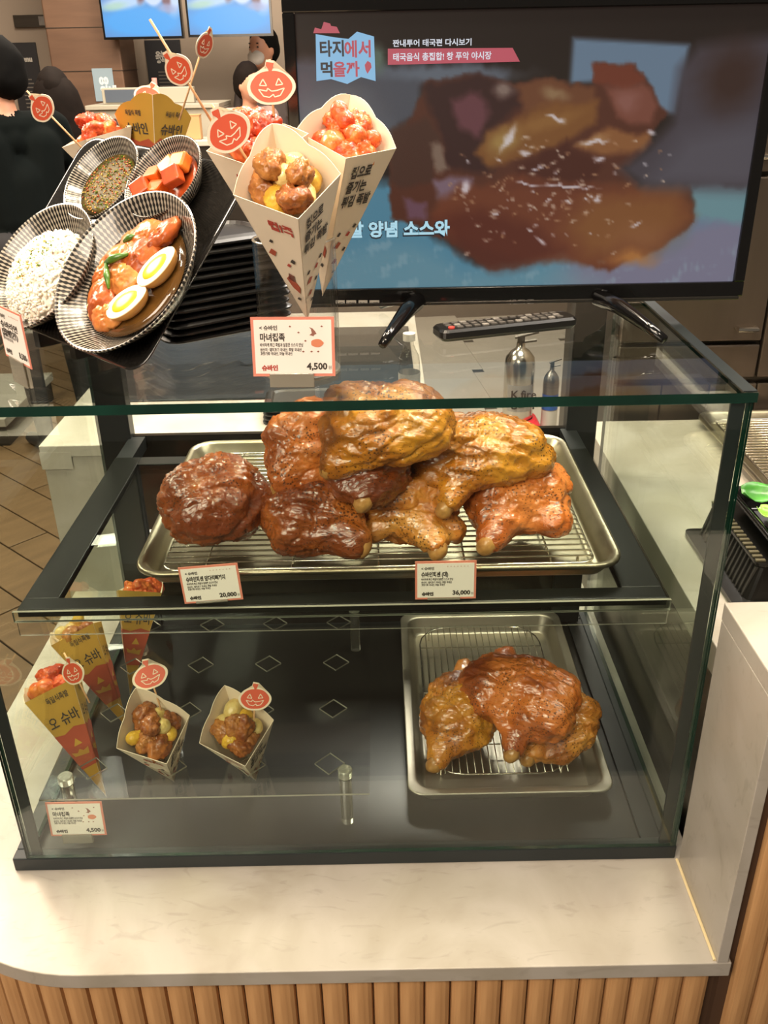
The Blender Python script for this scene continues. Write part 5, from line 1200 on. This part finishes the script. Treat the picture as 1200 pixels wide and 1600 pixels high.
t, a, b_ = wall_poster('notice', 'pale blue notice stuck on the copper column', 'notice', 143, 107, 182, 158, 5.548, mat('notice_blue', '#7c8d96', 0.5), 0.004)
w = b_.x-a.x; h = a.z-b_.z
text('00\n안내', h*0.30, Matrix.Translation((a.x+w*0.30, 5.5425, a.z-h*0.48)) @ Matrix.Rotation(PI/2, 4, 'X'), mat('notice_white', '#b8c0c2', 0.6), t, bold=0.004)
t, a, b_ = wall_poster('wall_panel', 'dark brown panel high on the far wall at the left', 'panel', 22, 24, 93, 42, 6.199, DSTEEL, 0.03)
MB().box(a.x+(b_.x-a.x)*0.58, 6.165, b_.z+0.01, b_.x-0.02, 6.169, a.z-0.01).build('panel_picture', mat('panel_grey', '#7a736b', 0.5, var=0.6, vscale=9), t)
# serving desk with till screen, boxes
y = 5.0; a = at(140, 172, y=y); b_ = at(292, 172, y=y)
dk = thing('serving_desk', 'white serving desk with poster panels far behind the food tray', 'desk', ((a.x+b_.x)/2, y, 0))
DW = mat('desk_white', '#97907f', 0.5)
MB().box(a.x, y, 0, b_.x+0.2, y+0.5, a.z).build('body', DW, dk, bevel=0.004)
MB().box(a.x-0.02, y-0.02, a.z, b_.x+0.2, y+0.5, a.z+0.025).build('top', DW, dk, bevel=0.003)
for k, m in enumerate((mat('poster_dark', '#3a2f2a', 0.5), mat('poster_red', '#7a3a30', 0.5))):
    x = a.x+0.03+k*0.17; MB().box(x, y-0.006, a.z-0.33, x+0.15, y-0.001, a.z-0.05).build('poster', m, dk)
    for j in range(3): MB().box(x+0.02+j*0.04, y-0.009, a.z-0.22, x+0.045+j*0.04, y-0.0062, a.z-0.17).build('poster_picture', mat('poster_pink', '#b07a6a', 0.5), dk)
m0 = thing('till_monitor', 'low white till monitor on the serving desk', 'monitor', (a.x+0.22, y+0.15, a.z+0.026))
MB().box(a.x+0.06, y+0.10, a.z+0.026, a.x+0.62, y+0.16, a.z+0.116).build('case', DW, m0, bevel=0.004); MB().box(a.x+0.08, y+0.095, a.z+0.036, a.x+0.34, y+0.0995, a.z+0.106).build('display', mat('till_grey', '#4b525c', 0.3), m0)
bt = thing('hand_cream_bottle', 'white pump bottle with a pink cap on the serving desk', 'bottle', (at(244, 150, y=y+0.2).x, y+0.2, a.z+0.026))
M = MW[bt.name]; MB().lathe([(0, 0.0), (0.022, 0.0), (0.022, 0.09), (0.008, 0.105)], 14, M=M).build('body', mat('white_cap', '#ddd8d0', 0.4), bt, smooth=True); MB().lathe([(0, 0.10), (0.016, 0.10), (0.016, 0.14), (0, 0.14)], 12, M=M).build('cap', mat('pink_cap', '#c98a80', 0.5), bt)
# back kitchen shelf with paper bag and cups
y = 4.6; a = at(252, 221, y=y); b_ = at(345, 216, y=y)
sf = thing('pass_counter', 'pale counter strip in front of the two masked workers', 'counter', ((a.x+b_.x)/2, y, 0))
MB().box(a.x-0.3, y, a.z-0.03, b_.x+0.5, y+0.3, a.z).build('top', mat('counter_pale', '#b5ab9c', 0.4), sf, bevel=0.004); MB().box(a.x-0.28, y+0.02, 0, b_.x+0.48, y+0.28, a.z-0.03).build('front', DSTEEL, sf)
p = at(300, 205, y=y+0.12); bg = thing('paper_bag', 'small brown paper bag on the pale counter strip', 'bag', (p.x, y+0.12, a.z))
MB().box(p.x-0.05, y+0.09, a.z+0.0005, p.x+0.055, y+0.16, a.z+0.13).build('body', mat('kraft', '#b58a5c', 0.7), bg, bevel=0.003); MB().box(p.x-0.052, y+0.088, a.z+0.128, p.x+0.057, y+0.162, a.z+0.133).build('folded_top', MATS['kraft'], bg)
p = at(263, 172, y=y+0.12); cp = MB().lathe([(0, 0), (0.028, 0), (0.034, 0.09), (0.035, 0.092), (0.030, 0.09), (0.026, 0.006), (0, 0.006)], 16, M=Matrix.Translation((p.x, y+0.12, a.z+0.0005))).build('cup', MATS['white_cap'], smooth=True)
tag(cp, 'white paper cup on the pale counter strip', 'cup')

# ------------------------------------------------------------------ people
SKIN = mat('skin', '#b98468', 0.5, sss=0.1, var=0.08)
def person(label, base, yaw, h, top, bottom, hair, arms, lean=0.0, head_yaw=0.0, mask=False, long_hair=False, face=True, width=1.0):
    s = h/1.70; M = Matrix.Translation(base) @ Matrix.Rotation(yaw, 4, 'Z') @ Matrix.Scale(s, 4)
    t = thing('person', label, 'person', Matrix.Translation(base))
    V = Vector; caps = []          # (a, b, ra, rb, tag)
    L_ = lambda p: V((p[0]*width, p[1]-lean*max(0, p[2]-0.95), p[2]))
    def cap(a, b, ra, rb, tg): caps.append((L_(a), L_(b), ra, rb, tg))
    cap((-.09, 0, .93), (.09, 0, .93), .115, .115, 'b'); cap((0, 0, .95), (0, .01, 1.18), .125, .125, 't'); cap((-.07, .0, 1.05), (-.10, 0, 1.33), .10, .10, 't'); cap((.07, 0, 1.05), (.10, 0, 1.33), .10, .10, 't')
    cap((-.17, 0, 1.405), (.17, 0, 1.405), .062, .062, 't'); cap((0, 0, 1.36), (0, 0, 1.40), .07, .06, 't'); cap((0, .004, 1.43), (0, .014, 1.52), .050, .050, 's')
    for sd in (-1, 1):
        cap((sd*.09, 0, .92), (sd*.10, .015, .50), .088, .058, 'b'); cap((sd*.10, .015, .50), (sd*.10, -.02, .09), .056, .038, 'b'); cap((sd*.10, -.03, .045), (sd*.105, .15, .03), .038, .030, 'k')
        E_, W_ = arms[0 if sd < 0 else 1]
        E_ = V((sd*E_[0], E_[1], E_[2])); W_ = V((sd*W_[0], W_[1], W_[2])); Sh = V((sd*.185, 0, 1.40))
        cap(Sh, Sh.lerp(E_, .75), .056, .047, 't'); cap(Sh.lerp(E_, .7), E_, .043, .039, 's'); cap(E_, W_, .038, .027, 's')
        d = (W_-E_).normalized(); sdv = d.cross(V((0, 0, 1))); sdv = sdv.normalized() if sdv.length > .1 else V((1, 0, 0))
        cap(W_, W_+d*.07, .026, .032, 's')
        for k in range(4):
            o_ = sdv*(-.027+.018*k); ln = (.062, .074, .070, .055)[k]; cap(W_+d*.075+o_, W_+d*(.075+ln*.6)+o_+V((0, 0, -.008)), .0095, .009, 's'); cap(W_+d*(.075+ln*.6)+o_+V((0, 0, -.008)), W_+d*(.075+ln)+o_+V((0, 0, -.022)), .009, .008, 's')
        cap(W_+d*.03-sdv*.025, W_+d*.075-sdv*.055, .011, .010, 's')
    hc_ = L_((0, .022, 1.60)); Rh = Matrix.Rotation(head_yaw, 3, 'Z')
    hp = lambda x, y, z: hc_+Rh @ V((x, y, z))
    bm = bmesh.new()
    def sph(c, r, sc=(1, 1, 1), rot=None):
        E = Matrix.Translation(M @ c) @ (Matrix.Rotation(yaw+(head_yaw if rot else 0), 4, 'Z')) @ Matrix.Diagonal((sc[0]*s, sc[1]*s, sc[2]*s, 1)); bmesh.ops.create_icosphere(bm, subdivisions=3 if r > .03 else 2, radius=r, matrix=E)
    for a, b_, ra, rb, tg in caps:
        d = M @ b_-M @ a; q = d.to_track_quat('Z', 'Y').to_matrix().to_4x4(); E = Matrix.Translation((M @ a+M @ b_)/2) @ q
        bmesh.ops.create_cone(bm, cap_ends=True, segments=14, radius1=ra*s, radius2=rb*s, depth=d.length, matrix=E); sph(a, ra); sph(b_, rb)
    sph(hc_, .095, (.80, 1.0, 1.22), 1); sph(hp(0, .045, -.062), .050, (.95, 1, 1), 1)
    if face:
        sph(hp(0, .098, -.010), .014, (.9, 1.1, 1.5), 1); sph(hp(-.076, -.005, -.01), .022, (.5, 1, 1.3), 1); sph(hp(.076, -.005, -.01), .022, (.5, 1, 1.3), 1)
    me = bpy.data.meshes.new('body'); bm.to_mesh(me); bm.free()
    tmp = bpy.data.objects.new('tmp', me); COL.objects.link(tmp)
    r = tmp.modifiers.new('r', 'REMESH'); r.mode = 'VOXEL'; r.voxel_size = 0.0095*s
    sm = tmp.modifiers.new('s', 'SMOOTH'); sm.factor = .5; sm.iterations = 3
    dg = bpy.context.evaluated_depsgraph_get(); dg.update(); body = bpy.data.meshes.new_from_object(tmp.evaluated_get(dg)); bpy.data.objects.remove(tmp)
    n = len(body.vertices); co = np.empty(n*3); body.vertices.foreach_get('co', co); co = co.reshape(-1, 3)
    best = np.full(n, 1e9); tg_ = np.zeros(n, int); code = {'s': 0, 't': 1, 'b': 2, 'k': 3}
    for a, b_, ra, rb, tg in caps+[(hc_, hc_, .1, .1, 's')]:
        A, B_ = np.array(M @ a), np.array(M @ b_); ab = B_-A; l2 = max(ab @ ab, 1e-9); u = np.clip((co-A) @ ab/l2, 0, 1); dd = np.linalg.norm(co-A-u[:, None]*ab, axis=1)-(ra+(rb-ra)*u)*s
        w = dd < best; best[w] = dd[w]; tg_[w] = code[tg]
    vi = np.empty(len(body.loops), int); body.loops.foreach_get('vertex_index', vi); st_ = np.empty(len(body.polygons), int); body.polygons.foreach_get('loop_start', st_)
    body.materials.clear()
    for m in (SKIN, top, bottom, mat('shoe_dark', '#1d1a18', 0.5)): body.materials.append(m)
    body.polygons.foreach_set('material_index', tg_[vi[st_]].astype(np.int32)); body.shade_smooth()
    body.transform(Matrix.Translation(-Vector(base)))
    o = bpy.data.objects.new('body', body); COL.objects.link(o); o.parent = t; MW[o.name] = MW[t.name].copy()
    HM_ = Matrix.Translation(-Vector(base)) @ M @ Matrix.Translation(hc_) @ Matrix.Rotation(head_yaw, 4, 'Z')
    hb = [(0, -.022, .028, .086, .098, .108), (0, -.05, -.02, .080, .075, .085)]
    lump('hair', hair, hb, 4, 5, .012, [(.003, 60, 2, False, (1, 1, 1)), (.0030, 420, 3, True, (1, 1, .2))], t, HM_ @ Matrix.Translation((0, -.004, .012)))
    if long_hair:
        lump('long_hair', hair, [(0, -.02, .20, .095, .085, .11), (0.01, -.05, .02, .125, .08, .20), (0.03, -.06, -.18, .150, .08, .24)], 4, 8, .03, [(.006, 40, 2, False, (1, 1, 1)), (.004, 380, 3, True, (1, 1, .15))], t, HM_ @ Matrix.Translation((0, -.02, -.20)))
    if mask:
        p, f = lump_verts([(0, 0, 0, .060, .036, .046), (0, .008, .004, .036, .034, .036)], 3, 2, .01, [(.0010, 300, 2, True, (.3, 1, 2.5))])
        mm = bpy.data.meshes.new('face_mask'); mm.from_pydata([tuple(q) for q in p], [], f); mm.materials.append(mat('mask_white', '#c9c2ba', 0.7)); mm.shade_smooth()
        k = bpy.data.objects.new('face_mask', mm); COL.objects.link(k); k.parent = t; k.matrix_local = HM_ @ Matrix.Translation((0, .066, -.046))
    if face:
        for sx in (-1, 1):
            e = lump('eye', mat('eye_dark', '#201814', 0.2), [(0, 0, 0, .010, .005, .006)], 2, 1, .002, (), t, HM_ @ Matrix.Translation((sx*.030, .083, .012)))
            lump('eyebrow', hair, [(0, 0, 0, .016, .004, .003)], 2, 1, .002, (), t, HM_ @ Matrix.Translation((sx*.031, .084, .034)))
        if not mask: lump('mouth', mat('lip', '#8f4f45', 0.5), [(0, 0, 0, .020, .006, .005)], 2, 1, .002, (), t, HM_ @ Matrix.Translation((0, .088, -.058)))
    return t
BLK = mat('black_cloth', '#0d0d0e', 0.9, spec=0.1, var=0.2); DKB = mat('dark_trousers', '#1c1a1c', 0.8); HAIRB = mat('black_hair', '#0a0908', 0.8, spec=0.1, var=0.3, vscale=30); HAIRD = mat('dark_brown_hair', '#17100c', 0.8, spec=0.1, var=0.3, vscale=30)
DG = mat('dark_green_cloth', '#0b100f', 0.9, spec=0.1, var=0.2); PINKC = mat('pale_pink_cloth', '#b39488', 0.8); GREYC = mat('dark_grey_cloth', '#4a403c', 0.8)
p = at(12, 110, y=2.95)
person('person in a black short sleeved top seen from behind at the far left', (p.x-0.03, 2.95, 0.0), 0.75, 1.66, DG, DKB, HAIRB, (((.27, .04, 1.14), (.20, .26, 1.06)), ((.27, .04, 1.14), (.18, .26, 1.02))), lean=-0.05, mask=True, head_yaw=0.5, width=1.12)
p = at(84, 140, y=3.75)
person('person with long dark brown hair in dark clothes beside the black topped one', (p.x+0.0, 3.75, 0.0), 0.3, 1.545, GREYC if False else BLK, DKB, HAIRD, (((.25, .05, 1.13), (.16, .24, 1.08)), ((.25, .05, 1.13), (.16, .24, 1.08))), lean=-0.06, long_hair=True)
p = at(414, 80, y=5.9)
person('tall black haired person in a white face mask and dark top behind the counter', (p.x, 5.85, 0.0), PI-0.55, 1.765, GREYC, DKB, HAIRB, (((.26, .02, 1.12), (.20, .22, 1.05)), ((.26, .02, 1.12), (.20, .22, 1.05))), mask=True)
p = at(388, 130, y=5.25)
person('shorter brown haired person in a pale pink top and white face mask', (p.x-0.02, 5.25, 0.0), PI+0.75, 1.55, PINKC, DKB, HAIRD, (((.24, .03, 1.10), (.14, .24, 1.06)), ((.24, .03, 1.10), (.14, .24, 1.06))), mask=True, lean=-0.05)
